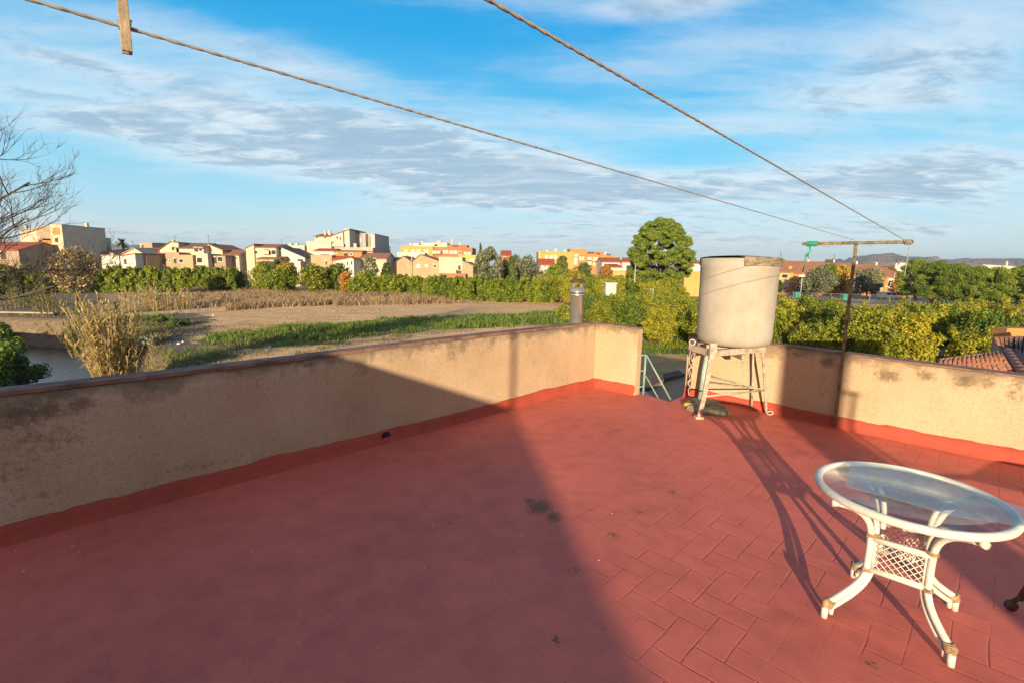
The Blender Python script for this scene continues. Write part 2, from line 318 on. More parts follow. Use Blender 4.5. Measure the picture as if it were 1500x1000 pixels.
def wall(name,label,p0,p1,h0,h1,th,side,copeh=.026,over=.02,seg=.08,coping=True,cat='parapet wall',vh=.03):
    """p0->p1 is the inner face line; side: unit normal pointing away from the terrace"""
    L=math.dist(p0,p1); n=int(L/seg); dx,dy=(p1[0]-p0[0])/L,(p1[1]-p0[1])/L
    root=thing(name,label,cat,(p0[0],p0[1],0))
    nz=9; V=[];Fc=[];R=[]
    rr=random.Random(len(name)+int(L*10)); ph=[rr.uniform(0,9) for _ in range(4)]
    top=lambda s: h0+(h1-h0)*s/L+.006*math.sin(s*1.3+ph[0])+.004*math.sin(s*4.1+ph[1])
    # closed profile: inner face (nz), outer top, outer bottom
    m=nz+2
    for i in range(n+1):
        s=L*i/n; t=top(s)
        for k in range(nz):
            z=-.05+(t+.05)*k/(nz-1); wob=.006*math.sin(s*2.1+z*3+ph[2])+.003*math.sin(s*9+z*7+ph[3])
            V.append((dx*s+side[0]*(-wob if 0<i<n else 0)-0*side[0],dy*s+side[1]*(-wob if 0<i<n else 0),z)); R.append(max(0,1-(t-z)/.30))
        V.append((dx*s+side[0]*th,dy*s+side[1]*th,t)); R.append(1)
        V.append((dx*s+side[0]*th,dy*s+side[1]*th,-.25)); R.append(0)
    cr=dx*side[1]-dy*side[0]
    for i in range(n):
        for k in range(m-1):
            a,b,c,d=i*m+k,(i+1)*m+k,(i+1)*m+k+1,i*m+k+1
            Fc.append((a,b,c,d) if cr>0 else (d,c,b,a))
    o=npmesh('rendered_face',V,Fc,M_wall,root,True)
    for e_ in (0,n):   # end caps
        pass
    me=o.data; at_=me.attributes.new('rim','FLOAT','POINT'); at_.data.foreach_set('value',np.array(R,np.float32))
    mbs=MB()
    for e_ in (0,L):
        t=top(e_); q=[(dx*e_+side[0]*a,dy*e_+side[1]*a,z) for a,z in ((0,-.25),(th,-.25),(th,t),(0,t))]
        mbs.add(q,[(0,1,2,3)])
    mbs.build('wall_end',M_wall,root)
    if coping:
        c=MB(); pos=0; k=0
        while pos<L-.02:
            l=min(1.2,L-pos); a,b=pos+.001,pos+l-.001
            z0,z1=top(a)+.003,top(b)+.003; jt=rr.uniform(-.0012,.0012)
            vs=[]
            for (s_,z_) in ((a,z0),(b,z1)):
                for o_,zz_ in ((-over+jt,0),(th+over+jt,0),(th+over+jt,copeh),(-over+jt,copeh)):
                    vs.append((dx*s_+side[0]*o_,dy*s_+side[1]*o_,z_+zz_+jt))
            c.add(vs,[(0,1,2,3),(7,6,5,4),(0,4,5,1),(1,5,6,2),(2,6,7,3),(3,7,4,0)]); pos+=l
        c.build('coping',M_cope,root,bevel=.004)
    return root,top,L,dx,dy
def skirt(root,L,dx,dy,side,h,seed,start=0,end=None):
    rr=random.Random(seed); end=L if end is None else end; n=int((end-start)/.06); V=[];Fc=[]
    y=0
    for i in range(n+1):
        s=start+(end-start)*i/n; y=y*.8+rr.uniform(-1,1)*.004
        step=.008*math.sin(s*1.7+seed)+(.010 if math.sin(s*5.3+seed)>.75 else 0)+rr.uniform(-.002,.002)
        t=h+y+step
        for o_,z in ((-.055,-.003),(-.030,.03),(-.014,.07),(-.0125,t),(.004,t+.001)): V.append((dx*s+side[0]*o_,dy*s+side[1]*o_,z))
    cr=dx*side[1]-dy*side[0]
    for i in range(n):
        for k in range(4):
            a,b,c,d=i*5+k,(i+1)*5+k,(i+1)*5+k+1,i*5+k+1; Fc.append((a,b,c,d) if cr>0 else (d,c,b,a))
    npmesh('red_skirting',V,Fc,M_skirt,root,True)
p0=lft(-9)
r_,top,L,dx,dy=wall('parapet_wall','long ochre rendered parapet on the left, red coping and red painted foot, half in shade',p0,LC,.955,.955,.14,(-s2,s2),.03,.012)
skirt(r_,L,dx,dy,(-s2,s2),.125,3)
# drain outlet
dp=flat(572,636,0); k=((dp[0]+6.125/2)/s2+9)
dm=MB(); dc=(dx*k+s2*.02,dy*k-s2*.02,.062)
dm.tube([(dc[0],dc[1],dc[2]),(dc[0]-s2*.03,dc[1]+s2*.03,dc[2])],.052,14); dm.build('drain_hole',simple('hole_shade',(.012,.01,.01),.9),r_)  # solid disc, the shade inside the hole painted near black
r2,_,L2,dx2,dy2=wall('parapet_wall','short ochre parapet return at the far corner beside the green stair rail',LC,ret,.955,.945,.12,(s2,s2),.02,.0,coping=2)
skirt(r2,L2,dx2,dy2,(s2,s2),.135,5)
kp=((3.83-3.83)); postk=(3.835-9.43/2)/s2
A=(rw0[0],rw0[1]); B=far(postk-.02); D=far(9)
r3,_,L3,dx3,dy3=wall('parapet_wall','ochre parapet section behind the water tank, ending at the clothes line post',A,B,.88,.86,.14,(s2,s2),.018,.006)
skirt(r3,L3,dx3,dy3,(s2,s2),.13,8)
B2=(B[0]+.0,B[1]+.0); off=.035
r4,_,L4,dx4,dy4=wall('parapet_wall','mould stained sunlit ochre parapet to the right of the clothes line post',(B[0]-off*s2+.012,B[1]-off*s2-.012),(D[0]-off*s2,D[1]-off*s2),.85,.83,.17,(s2,s2),.02,.01)
skirt(r4,L4,dx4,dy4,(s2,s2),.14,11)
# ------------------------------------------------------------------ house block behind the viewer (casts the big shade), mast, stack
M_ren=simple('block_render',(.5,.37,.22),.9,.2,1.5)
hv=2.2
LS=hv/math.tan(SUN_EL); E0=np.array([.06-LS*math.sin(SUN_AZ),5.84-LS*math.cos(SUN_AZ)]); ed=np.array([-.144,.99]); ed=ed/np.linalg.norm(ed)
pts=[tuple(E0+ed*(4.5)),tuple(E0-ed*7.5),(-11,-15),(-11,-3.0)]
bt=thing('stair_house','low rendered rooftop block with a flat roof behind the viewer','roof block',(0,0,0))
mb=MB(); mb.prism(list(reversed(pts)),0.002,hv-.08); mb.build('wall',M_ren,bt); mb=MB(); mb.prism(list(reversed(pts)),hv-.076,hv); mb.build('roof',M_cope,bt)
mk=13.0; mp_=(.024-mk*math.sin(SUN_AZ),6.15-mk*math.cos(SUN_AZ))
mt=thing('antenna_mast','thin antenna mast on the rooftop block behind the viewer','antenna mast',(mp_[0],mp_[1],hv+.002))
mb=MB(); mb.tube([(0,0,0),(0,0,2.2)],.024,10); mb.build('pole',simple('galvanised',(.45,.45,.46),.4,.1,5,metal=.8),mt)
mb=MB(); mb.tube([(0,-.5,2.1),(0,.5,2.1)],.008,6); [mb.tube([(-.2,y,2.1),(.2,y,2.1)],.004,6) for y in (-.4,-.2,0,.2,.4)]; mb.build('aerial',simple('aluminium',(.6,.6,.6),.4,.1,5,metal=.9),mt)
sk=15.; sc_=(3.62-sk*math.sin(SUN_AZ),5.82-sk*math.cos(SUN_AZ))
ct=thing('chimney_stack','square rendered chimney stack on the terrace behind the viewer','chimney',(sc_[0],sc_[1],0.002),-SUN_AZ)
mb=MB(); mb.box(-.285,.285,-.3,.3,0,4.3); mb.build('stack',M_ren,ct); mb=MB(); mb.box(-.30,.30,-.32,.32,4.303,4.38); mb.build('cap',M_cope,ct)
# ------------------------------------------------------------------ clothes line posts and lines
def rustmat(name,a,b_,c):
    m,nt,b=newmat(name); f=noise(nt,14,6,.7); col=ramp(nt,f,[(.35,a),(.52,b_),(.7,c)])
    nt.links.new(col,b.inputs['Base Color']); b.inputs['Roughness'].default_value=.75; b.inputs['Metallic'].default_value=.2; bump(nt,b,f,.5,.003); return m
M_post=rustmat('rusty_painted_post',(.07,.05,.03),(.19,.15,.08),(.33,.28,.16))
M_cord=simple('grey_cord',(.27,.26,.24),.9,.25,60)
M_grn=simple('green_cord',(.02,.30,.20),.7,.2,20)
def tpost(name,label,loc,b0=-.52,b1=.50):
    t=thing(name,label,'clothes post',loc,0)
    mb=MB(); mb.box(-.0155,.0155,-.0155,.0155,0,2.13,rz=PI/4); mb.build('post',M_post,t,bevel=.003)
    mb=MB(); bx=-s2*0+0
    d=(s2,-s2); c0=(0,0)
    def bar(a0,a1):
        vs=[]
        for k in (a0,a1):
            for o_,z in ((-.017,2.095),(.017,2.095),(.017,2.129),(-.017,2.129)):
                vs.append((d[0]*k+s2*(o_-.036),d[1]*k+s2*(o_-.036),z))
        mb.add(vs,[(0,1,2,3),(7,6,5,4),(0,4,5,1),(1,5,6,2),(2,6,7,3),(3,7,4,0)])
    bar(b0,b1); mb.build('crossbar',M_post,t,bevel=.003)
    return t
pb=(3.835-.045,5.595-.045)
tp=tpost('clothes_post','rusty T shaped clothes line post standing against the right parapet',(pb[0],pb[1],0.002))
mb=MB()
for k in range(9):
    a=-.47+.012*k; q=[( s2*a-.036*s2+.026*math.cos(w_)*s2, -s2*a-.036*s2+.026*math.cos(w_)*s2, 2.112+.026*math.sin(w_)) for w_ in np.linspace(0,2*PI,13)]
    mb.tube(q,.006,6,False)
mb.tube([(-.34,.27,2.09),(-.345,.27,2.02),(-.375,.30,1.97),(-.36,.30,1.90),(-.38,.31,1.78)],.006,6); mb.tube([(-.345,.28,2.09),(-.33,.28,2.03),(-.36,.30,1.96)],.008,6)
tag(mb.build('green_twine',M_grn,None,(pb[0],pb[1],.002)),'green twine wound on the left end of the clothes post crossbar','twine')
mb=MB()
for k in range(5):
    a=.435+.012*k; q=[( s2*a-.036*s2+.025*math.cos(w_)*s2+.01*math.sin(w_*2), -s2*a-.036*s2+.025*math.cos(w_)*s2, 2.112+.025*math.sin(w_)) for w_ in np.linspace(0,2*PI,13)]
    mb.tube(q,.005,6,False)
mb.tube([(.30,-.37,2.09),(.297,-.372,1.98),(.290,-.375,1.86),(.284,-.377,1.76)],.005,6)
tag(mb.build('tied_cord',M_cord,None,(pb[0],pb[1],.002)),'pale cord knotted round the right end of the crossbar, loose end hanging','cord')
def line(label,a,length,sag,via):
    n_=np.cross(np.array(a)-(0,0,H),ray(*via)); dn_=np.array([-n_[1],n_[0]]); dn_/=np.linalg.norm(dn_)
    if dn_[1]>0: dn_=-dn_
    mb=MB(); P=[]
    n=60
    for i in range(n+1):
        s=length*i/n; P.append((a[0]+dn_[0]*s,a[1]+dn_[1]*s,a[2]-sag*4*(i/n)*(1-i/n)))
    # two twisted strands
    for ph in (0,PI):
        Q=[]
        for i in range(n*14+1):
            u=i/14; k=min(int(u),n-1); f_=u-k; p=[P[k][j]*(1-f_)+P[k+1][j]*f_ for j in range(3)]
            w_=2*PI*(length*i/(n*14))/.055+ph
            Q.append((p[0]+.0012*math.cos(w_)*s2,p[1]-.0012*math.cos(w_)*s2,p[2]+.0012*math.sin(w_)))
        mb.tube(Q,.0019,5,False)
    tag(mb.build('clothes_line',M_cord),label,'clothes line'); return dn_
barR=(pb[0]+.455*s2-.03,pb[1]-.455*s2-.03,2.115)
line('upper clothes line running from the right end of the crossbar',barR,10.8,.0,(715,0))
lb=(pb[0]-.045,pb[1]-.045,2.14)
dB=line('lower clothes line running from the top of the post, peg on it',lb,10.8,.0,(195,44))
tpost('clothes_post','rusty clothes line post behind the viewer, at the other end',(pb[0]-10.8*s2+.05,pb[1]-10.8*s2+.05,0.002))
tpost('clothes_post','rusty clothes line post behind the viewer on the right',(3.93-9.9*math.sin(SUN_AZ),5.55-9.9*math.cos(SUN_AZ),0.002),-.09,.07)
# wooden peg
d=ray(183,42); # intersect with the vertical plane of the lower line: x-y = lb.x-lb.y
q_=np.array([-dB[1],dB[0]]); t_=(lb[0]*q_[0]+lb[1]*q_[1])/(d[0]*q_[0]+d[1]*q_[1]); pk=np.array([0,0,H])+d*t_
M_wood=simple('weathered_wood',(.28,.22,.15),.85,.3,25,bscale=60,bstr=.4)
pg=thing('clothes_peg','weathered wooden peg clipped on the lower clothes line, top left','clothes peg',tuple(pk))
pg.rotation_euler=(0,0,math.radians(38)); pg.scale=(.76,.76,.80)
for s_ in (-1,1):
    mb=MB(); mb.add([(x,s_*.005+y+(.003*s_ if z<0 else 0),z) for x,y,z in
        [(-.0085,-.0035,-.042),(.0085,-.0035,-.042),(.0085,.0035,-.042),(-.0085,.0035,-.042),(-.0085,-.003,.085),(.0085,-.003,.085),(.0085,.003,.085),(-.0085,.003,.085)]],
        [(0,3,2,1),(4,5,6,7),(0,1,5,4),(1,2,6,5),(2,3,7,6),(3,0,4,7)])
    mb.build('peg_half',M_wood,pg,bevel=.0012)
mb=MB(); mb.tube([(.009*math.cos(a)+.0,.009*math.cos(a)*-.6,.009*math.sin(a)*.5+.001*a-.004) for a in np.linspace(0,6*PI,50)],.0013,6); mb.tube([(.008,-.006,0),(.011,-.010,.014)],.0013,6)
mb.build('spring',simple('steel_spring',(.1,.09,.08),.5,.2,20,metal=.7),pg)
# ------------------------------------------------------------------ water tank on its stand
def tankmat():
    m,nt,b=newmat('tank_concrete'); tc=nt.nodes.new('ShaderNodeTexCoord'); o=tc.outputs['Object']
    a=noise(nt,2.2,5,.6,vec=o); s_=noise(nt,9,5,.65,vec=o,stretch=(1,1,.07)); f=noise(nt,50,3,.6,vec=o)
    col=ramp(nt,a,[(.3,(.29,.275,.235)),(.7,(.42,.40,.35))]); col=mix(nt,mth(nt,'MULTIPLY',sstep(nt,s_,.45,.75),.5),col,(.36,.29,.19))
    col=mix(nt,mth(nt,'MULTIPLY',sstep(nt,noise(nt,5,7,.7,vec=o),.6,.75),.3),col,(.28,.22,.15))
    sp=nt.nodes.new('ShaderNodeSeparateXYZ'); nt.links.new(o,sp.inputs[0])
    lo=mth(nt,'SUBTRACT',1.,sstep(nt,mth(nt,'ADD',sp.outputs[2],mth(nt,'MULTIPLY',s_,.12)),0.04,.2)); col=mix(nt,mth(nt,'MULTIPLY',lo,.45),col,(.25,.19,.12))
    col=mix(nt,mth(nt,'MULTIPLY',sstep(nt,f,.55,.75),.3),col,(.2,.17,.13)); nt.links.new(col,b.inputs['Base Color']); b.inputs['Roughness'].default_value=.9; bump(nt,b,mth(nt,'ADD',f,mth(nt,'MULTIPLY',s_,1.5)),.6,.005); return m
def mossmat():
    m,nt,b=newmat('mossy_concrete'); f=noise(nt,11,6,.7); g=noise(nt,30,4,.7)
    col=ramp(nt,f,[(.35,(.09,.075,.05)),(.5,(.22,.18,.125)),(.66,(.36,.31,.22))]); col=mix(nt,mth(nt,'MULTIPLY',sstep(nt,g,.5,.7),.5),col,(.13,.11,.05))
    nt.links.new(col,b.inputs['Base Color']); b.inputs['Roughness'].default_value=.95; bump(nt,b,mth(nt,'ADD',f,g),.7,.01); return m
M_tank=tankmat(); M_moss=mossmat()
TC=(2.78,6.12)
zb=.885; zt=1.935; R0=.432; R1=.449
wt=thing('water_tank','pale cylindrical fibre cement water tank on a stand, broken lid on top','water tank',(TC[0],TC[1],zb))
hh=zt-zb
mb=MB(); mb.lathe([(0,0),(R0-.09,0),(R0-.04,.012),(R0-.012,.045),(R0,.10),(R0+.004,.3),((R0+R1)/2,.6),(R1-.003,hh-.12),(R1,hh-.115),(R1,hh),(R1-.03,hh),(R1-.04,hh-.3),(0,hh-.3)],n=72); mb.build('tank_body',M_tank,wt)
# lid: slab on top, its rim broken away on the left side
mb=MB(); n=64
rr=random.Random(4)
A0=math.radians(-108); A1=math.radians(150)
V=[];Fc=[]
prof=[(R1+.018,hh-.085),(R1+.020,hh-.05),(R1+.018,hh-.005),(R1+.008,hh+.014)]
for k in range(n+1):
    a=A0+(A1-A0)*k/n
    for r,z in prof:
        jj=rr.uniform(-.004,.004); V.append((r*math.cos(a)+jj,r*math.sin(a)+jj,z+(jj if z<hh-.08 else 0)))
    V.append(((R1+.006)*math.cos(a),(R1+.006)*math.sin(a),hh-.084))
m5=5
for k in range(n):
    for j in range(4 if True else 0):
        a,b=k*m5+j,(k+1)*m5+j
        if j<3: Fc.append((a,b,b+1,a+1))
    a,b=k*m5,(k+1)*m5; Fc.append((a+4,b+4,b,a))
mb.add(V,[f for f in Fc],False)
# top of the lid, slightly domed, with a jagged chord on the broken side
tv=[(0,.0,hh+.045)]; ang=[A0+(A1-A0)*k/n for k in range(n+1)]
for a in ang: tv.append(((R1+.008)*math.cos(a),(R1+.008)*math.sin(a),hh+.0145))
for k in range(1,10):
    f_=k/10; a=A1+(2*PI+A0-A1)*f_; q=.30+.05*rr.random(); tv.append((q*math.cos(a),q*math.sin(a),hh+.028))
nn=len(tv)-1; mb.add(tv,[(0,i,i%nn+1) for i in range(1,nn+1)],False)
mb.add([(x,y,z-.02) for x,y,z in tv],[(0,i%nn+1,i) for i in range(1,nn+1)],False)
mb.build('lid',M_moss,wt)
# stand
M_beam=simple('weathered_timber',(.36,.31,.24),.9,.35,14,bscale=40,bstr=.4)
M_leg=rustmat('flaking_cream_paint',(.24,.19,.14),(.42,.385,.31),(.50,.46,.39))
M_mint=simple('mint_green_paint',(.30,.42,.34),.6,.2,12)
ts=thing('tank_stand','metal and timber stand of splayed legs under the water tank','tank stand',(TC[0],TC[1],0.002))
fF=flat(1024,613,0); fR=flat(1122,607,0)
loc=lambda p:(p[0]-TC[0],p[1]-TC[1])
def beam(mb,a,b,wd,z0,z1):
    a=np.array(a);b=np.array(b); d=(b-a)/np.linalg.norm(b-a); nrm=np.array([-d[1],d[0]])*wd/2
    q=[a-nrm,b-nrm,b+nrm,a+nrm]; mb.add([(x,y,z0) for x,y in q]+[(x,y,z1) for x,y in q],[(0,3,2,1),(4,5,6,7),(0,1,5,4),(1,2,6,5),(2,3,7,6),(3,0,4,7)])
# ring of timbers: hexagonal-ish frame just under the tank
fl_=at(1014,500,6.05); fm_=at(1044,512,5.62); fr_=at(1120,512,5.95)
q0=np.array(loc(at(1012,500,6.02))); q1=np.array(loc(at(1043,507,5.60))); q2=np.array(loc(at(1119,510,5.98))); q3=np.array([.38,.34]); q4=np.array([-.30,.42])
for a,b in ((q0,q1),(q1,q2),(q2,q3),(q3,q4),(q4,q0)):
    mb=MB(); beam(mb,a,b,.05,zb-.075,zb-.004); mb.build('frame_timber',M_beam,ts,bevel=.004)
mb=MB(); beam(mb,(-.42,.05),(.42,.05),.06,zb-.0755,zb-.006); beam(mb,(-.02,-.38),(-.02,.4),.06,zb-.14,zb-.077); mb.build('cross_timber',M_beam,ts)
# front leg: flat bar, block at its head
F0=np.array([*loc(fF),0]); tF=at(1043,508,5.585)
T0=np.array([*loc(tF),zb-.02])
def legbar(pts,wd,th,name,mat,dirv):
    mb=MB(); vs=[]; dv=np.array([dirv[0],dirv[1],0.]); dv/=np.linalg.norm(dv); nv=np.array([-dv[1],dv[0],0])
    for p in pts:
        p=np.array(p,float)
        for a,b in ((-1,-1),(1,-1),(1,1),(-1,1)): vs.append(p+dv*wd/2*a+nv*th/2*b)
    fs=[(3,2,1,0),tuple(len(vs)-4+i for i in range(4))]
    for i in range(len(pts)-1):
        for k in range(4): fs.append((i*4+k,i*4+(k+1)%4,(i+1)*4+(k+1)%4,(i+1)*4+k))
    mb.add(vs,fs); return mb.build(name,mat,ts,bevel=.004)
fv=(1,-.15)
l1=legbar([F0+(0,0,.0),F0*.985+(.0,0,.06),F0*.55+T0*.45+(.01,0,-.02),T0],.052,.038,'leg',M_leg,fv)
mb=MB(); bx=T0; mb.box(bx[0]-.04,bx[0]+.04,bx[1]-.05,bx[1]-.004,zb-.09,zb+.085,rz=.1); mb.build('head_block',M_beam,ts,bevel=.004)
mb=MB(); mb.box(F0[0]-.05,F0[0]+.045,F0[1]-.03,F0[1]+.045,0,.03); mb.build('foot_block',simple('pink_foot',(.55,.36,.27),.9,.3,20),ts,bevel=.005)
Rf=np.array([*loc(fR),0]); Rt=np.array([*loc(at(1115,512,5.93)),zb-.01])
mb=MB(); mb.tube([Rf+(.0,0,.015),Rf*.97+Rt*.03+(0,0,0.05),Rf*.5+Rt*.5+(.012,0,-.01),Rt*.9+Rf*.1+(.01,0,0),Rt+(0,0,.07)],.014,10); mb.build('leg',M_leg,ts)
mb=MB(); mb.tube([Rf+(.04*math.cos(a)+.035,-.02,.03+.022*math.sin(a)) for a in np.linspace(0,2*PI,14)],.009,8,False); mb.build('foot_ring',M_leg,ts)
BL=np.array([*loc(flat(1026,590,0)),0]); mb=MB(); mb.tube([BL,BL+(.03,.0,.45),BL+(.06,-.02,zb-.08)],.045,10); mb.build('leg',M_mint,ts)
BR=np.array([.36,.10,0]); mb=MB(); mb.tube([BR,BR+(-.02,.0,.45),BR+(-.05,0,zb-.08)],.014,10); mb.build('leg',M_leg,ts)
for za,zc,nm in ((.36,.30,0),(.315,.295,1)):
    mb=MB(); a=F0*.62+T0*.38; b=Rf*.64+Rt*.36; src=a if nm else BL*1.0
    s0=(a[0],a[1],.30) if nm else (BL[0]+.02,BL[1],.40); mb.tube([s0,(b[0],b[1],.325)],.010,8); mb.build('brace',M_leg,ts)
mb=MB(); a=F0*.62+T0*.38; mb.tube([(BL[0]+.02,BL[1],.30),(b[0],b[1],.33)],.009,8); mb.build('brace',M_leg,ts)
# loose cord hanging at the left of the stand
mb=MB(); c0=np.array([q0[0]-.02,q0[1]-.03,0])
rr=random.Random(9)
for s in range(3):
    P_=[c0+(rr.uniform(-.02,.06),rr.uniform(-.03,.03),zb-.02)]; zz_=zb-.02
    for k in range(9): zz_-=rr.uniform(.03,.09); P_.append(c0+(rr.uniform(.0,.07),rr.uniform(-.02,.02),max(zz_,.08)))
    mb.tube(P_,.004,5)
mb.tube([c0+(.035*math.cos(a)+.02,-.02,zb+.03+.035*math.sin(a)) for a in np.linspace(0,2*PI,16)],.006,6,False)
tag(mb.build('tangled_cord',simple('pale_cord',(.55,.48,.38),.9,.2,30),None,(TC[0],TC[1],0)),'tangle of pale cord hanging from the left corner of the tank stand','cord')
# broken slab lying under the tank
mb=MB(); o_=flat(1003,594,0)
pr=[(1002,592),(1012,587),(1034,586),(1052,592),(1064,601),(1070,608),(1058,609),(1042,607),(1030,606),(1015,603),(1005,600)]
rr=random.Random(3); pl=[flat(x,y,.0)[:2] for x,y in pr]; cx=sum(p[0] for p in pl)/len(pl); cy=sum(p[1] for p in pl)/len(pl)
top_=[(cx+(x-cx)*.93,cy+(y-cy)*.93,.055+rr.uniform(-.006,.006)) for x,y in pl]; n=len(pl)
mb.add([(x,y,.004) for x,y in pl]+top_+[(cx,cy,.085)],[(i,(i+1)%n,n+(i+1)%n,n+i) for i in range(n)]+[(n+i,n+(i+1)%n,2*n) for i in range(n)])
sl_=mb.build('stone_slab',M_moss); tag(sl_,'broken mossy concrete slab lying on the floor under the water tank','slab')
mb=MB(); c1=flat(1007,597,.0); 
V=[(c1[0]+.05*math.cos(a)*(1+.3*rr.random()),c1[1]+.035*math.sin(a)*(1+.3*rr.random()),.0) for a in np.linspace(0,2*PI,11)[:-1]]
mb.add([(x,y,.035) for x,y,z in V]+[(x*.9+c1[0]*.1,y*.9+c1[1]*.1,.068) for x,y,z in V]+[(c1[0],c1[1],.078)],[(i,(i+1)%10,10+(i+1)%10,10+i) for i in range(10)]+[(10+i,10+(i+1)%10,20) for i in range(10)])
lc=mb.build('lichen',simple('yellow_lichen',(.50,.34,.03),.95,.4,30,bscale=60),sl_)
# ------------------------------------------------------------------ stair rail and the stairs down
M_rail=simple('pale_green_pipe_paint',(.20,.30,.26),.5,.18,14)
rail=thing('stair_rail','pale green pipe handrail at the top of the outside stairs','handrail',(*flat(945,580,0)[:2],0))
Yp=6.93
base=np.array([*flat(945,580,0)[:2],0])
P=lambda x,y,Y=Yp: np.array(at(x,y,Y))-base
mb=MB(); mb.tube([P(946,519),P(942,579)],.016,8); mb.build('rail_post',M_rail,rail)
mb=MB(); mb.tube([P(930,521.5),P(946.5,519.2)],.012,8); mb.build('top_rail',M_rail,rail)
for y0,y1 in ((543,542.5),(568,564.5)):
    mb=MB(); mb.tube([P(930,y0),P(944.5,y1)],.010,8); mb.build('cross_rail',M_rail,rail)
mb=MB(); mb.tube([P(947,519.5),P(983,586,6.75)],.013,8); mb.build('sloping_rail',M_rail,rail)
mb=MB(); mb.tube([P(946,550),P(965,584,6.8)],.009,8); mb.build('sloping_rail',M_rail,rail)
mb=MB(); st=thing('outside_stairs','concrete outside stairs going down beyond the far corner of the terrace','stairs',(2.0,7.2,0))
for i in range(12):
    mb.box(.0+i*.26,.26+i*.26,-.1,.8,-.22*(i+1)-.18,-.22*(i+1)-.001*i)
M_wh=simple('whitewash',(.40,.41,.40),.9,.15,3)
mb.build('steps',M_wh,st)
mb=MB(); a=at(958,566,9.5); b_=at(1003,549,9.5); 
ws=thing('stair_wall','low whitewashed wall with a dark capping below the stair rail','low wall',(0,0,0))
a2=at(935,580,9.6)
poly=[(a2[0],GZ),(b_[0]+.6,GZ),(b_[0]+.6,b_[2]+.1),(b_[0],b_[2]),(at(975,556,9.5)[0],at(975,556,9.5)[2]),(a[0],at(958,569,9.5)[2]),(a2[0],at(935,577,9.5)[2])]
mb.prismY(poly,9.5,9.75); mb.build('wall',M_wh,ws)
mb=MB(); pc=[(at(x,y,9.45)[0],at(x,y,9.45)[2]) for x,y in ((940,572),(958,563),(975,553),(1003,547),(1003,551),(975,558),(958,567),(940,576))]
mb.prismY(list(reversed(pc)),9.44,9.8); mb.build('capping',simple('dark_capping',(.09,.06,.05),.9,.3,10),ws)
# ------------------------------------------------------------------ chimney pipe behind the left wall
M_steel,nt_,b_s=newmat('stainless_flue'); f=noise(nt_,6,4,.6,stretch=(1,1,.15)); nt_.links.new(ramp(nt_,f,[(.3,(.42,.42,.40)),(.7,(.66,.65,.62))]),b_s.inputs['Base Color']); b_s.inputs['Metallic'].default_value=.8; b_s.inputs['Roughness'].default_value=.36
cb_=at(844,478,7.35); cz=cb_[2]
ch=thing('flue_pipe','stainless steel chimney flue with a rusty rain cap behind the left parapet','chimney pipe',(cb_[0],cb_[1],-1.0))
cht=at(846,421,7.35)[2]+1; 
mb=MB(); mb.lathe([(.102,0),(.102,cht-.12),(.106,cht-.118),(.106,cht-.105),(.102,cht-.10),(.102,cht-.075),(.107,cht-.073),(.107,cht-.06),(.100,cht-.055),(.094,cht+.0),(.088,cht),(.088,0)],n=40); mb.build('pipe',M_steel,ch)
for k in range(4):
    a=PI/4+k*PI/2; mb=MB(); mb.box(.086*math.cos(a)-.011,.086*math.cos(a)+.011,.086*math.sin(a)-.003,.086*math.sin(a)+.003,cht-.01,cht+.085,rz=a+PI/2); mb.build('cap_strut',M_steel,ch)
M_rc=simple('rusty_cap',(.10,.055,.03),.8,.4,20,metal=.3)
mb=MB(); mb.lathe([(.0,cht+.125),(.075,cht+.12),(.085,cht+.112),(.115,cht+.088),(.122,cht+.08),(.118,cht+.07),(.08,cht+.075),(0,cht+.08)],n=40); mb.build('rain_cap',M_rc,ch)
mb=MB(); mb.lathe([(.104,cht-.095),(.108,cht-.09),(.108,cht-.083),(.104,cht-.08)],n=40); mb.build('clamp_band',M_rc,ch)
# ------------------------------------------------------------------ rattan table
TX,TY=2.045,2.375
tb=thing('rattan_table','round white rattan table with a glass top and lattice sides, wrappings peeling','table',(TX,TY,0.002))
zr=.675; RR=.395
mb=MB(); mb.tube([(RR*math.cos(a),RR*math.sin(a),zr) for a in np.linspace(0,2*PI,73)],.0205,12,False); mb.build('table_rim',M_white_rattan,tb)
M_gl,ng,bg_=newmat('glass_top'); ng.nodes.remove(bg_)
gg=ng.nodes.new('ShaderNodeBsdfGlossy'); gg.inputs['Roughness'].default_value=.04; tr=ng.nodes.new('ShaderNodeBsdfTransparent'); tr.inputs[0].default_value=(.84,.90,.90,1)
fr=ng.nodes.new('ShaderNodeFresnel'); fr.inputs[0].default_value=1.52; ms=ng.nodes.new('ShaderNodeMixShader')
df=ng.nodes.new('ShaderNodeBsdfDiffuse'); df.inputs[0].default_value=(.48,.52,.60,1); ms2=ng.nodes.new('ShaderNodeMixShader'); ms2.inputs[0].default_value=.10
dn=noise(ng,5,6,.7); ng.links.new(mth(ng,'ADD',mth(ng,'MULTIPLY',sstep(ng,dn,.35,.7),.16),.05),ms2.inputs[0])
ng.links.new(tr.outputs[0],ms2.inputs[1]); ng.links.new(df.outputs[0],ms2.inputs[2])
gb=ng.nodes.new('ShaderNodeNewGeometry'); ng.links.new(mth(ng,'MULTIPLY',mth(ng,'MULTIPLY',mth(ng,'ADD',fr.outputs[0],.02),.75),mth(ng,'SUBTRACT',1.,gb.outputs['Backfacing'])),ms.inputs[0]); ng.links.new(ms2.outputs[0],ms.inputs[1]); ng.links.new(gg.outputs[0],ms.inputs[2]); ng.links.new(ms.outputs[0],ng.nodes['Material Output'].inputs[0])
mb=MB(); mb.lathe([(0,zr-.002),(RR-.016,zr-.002),(RR-.014,zr+.004),(0,zr+.004)],n=64); mb.build('glass_top',M_gl,tb)
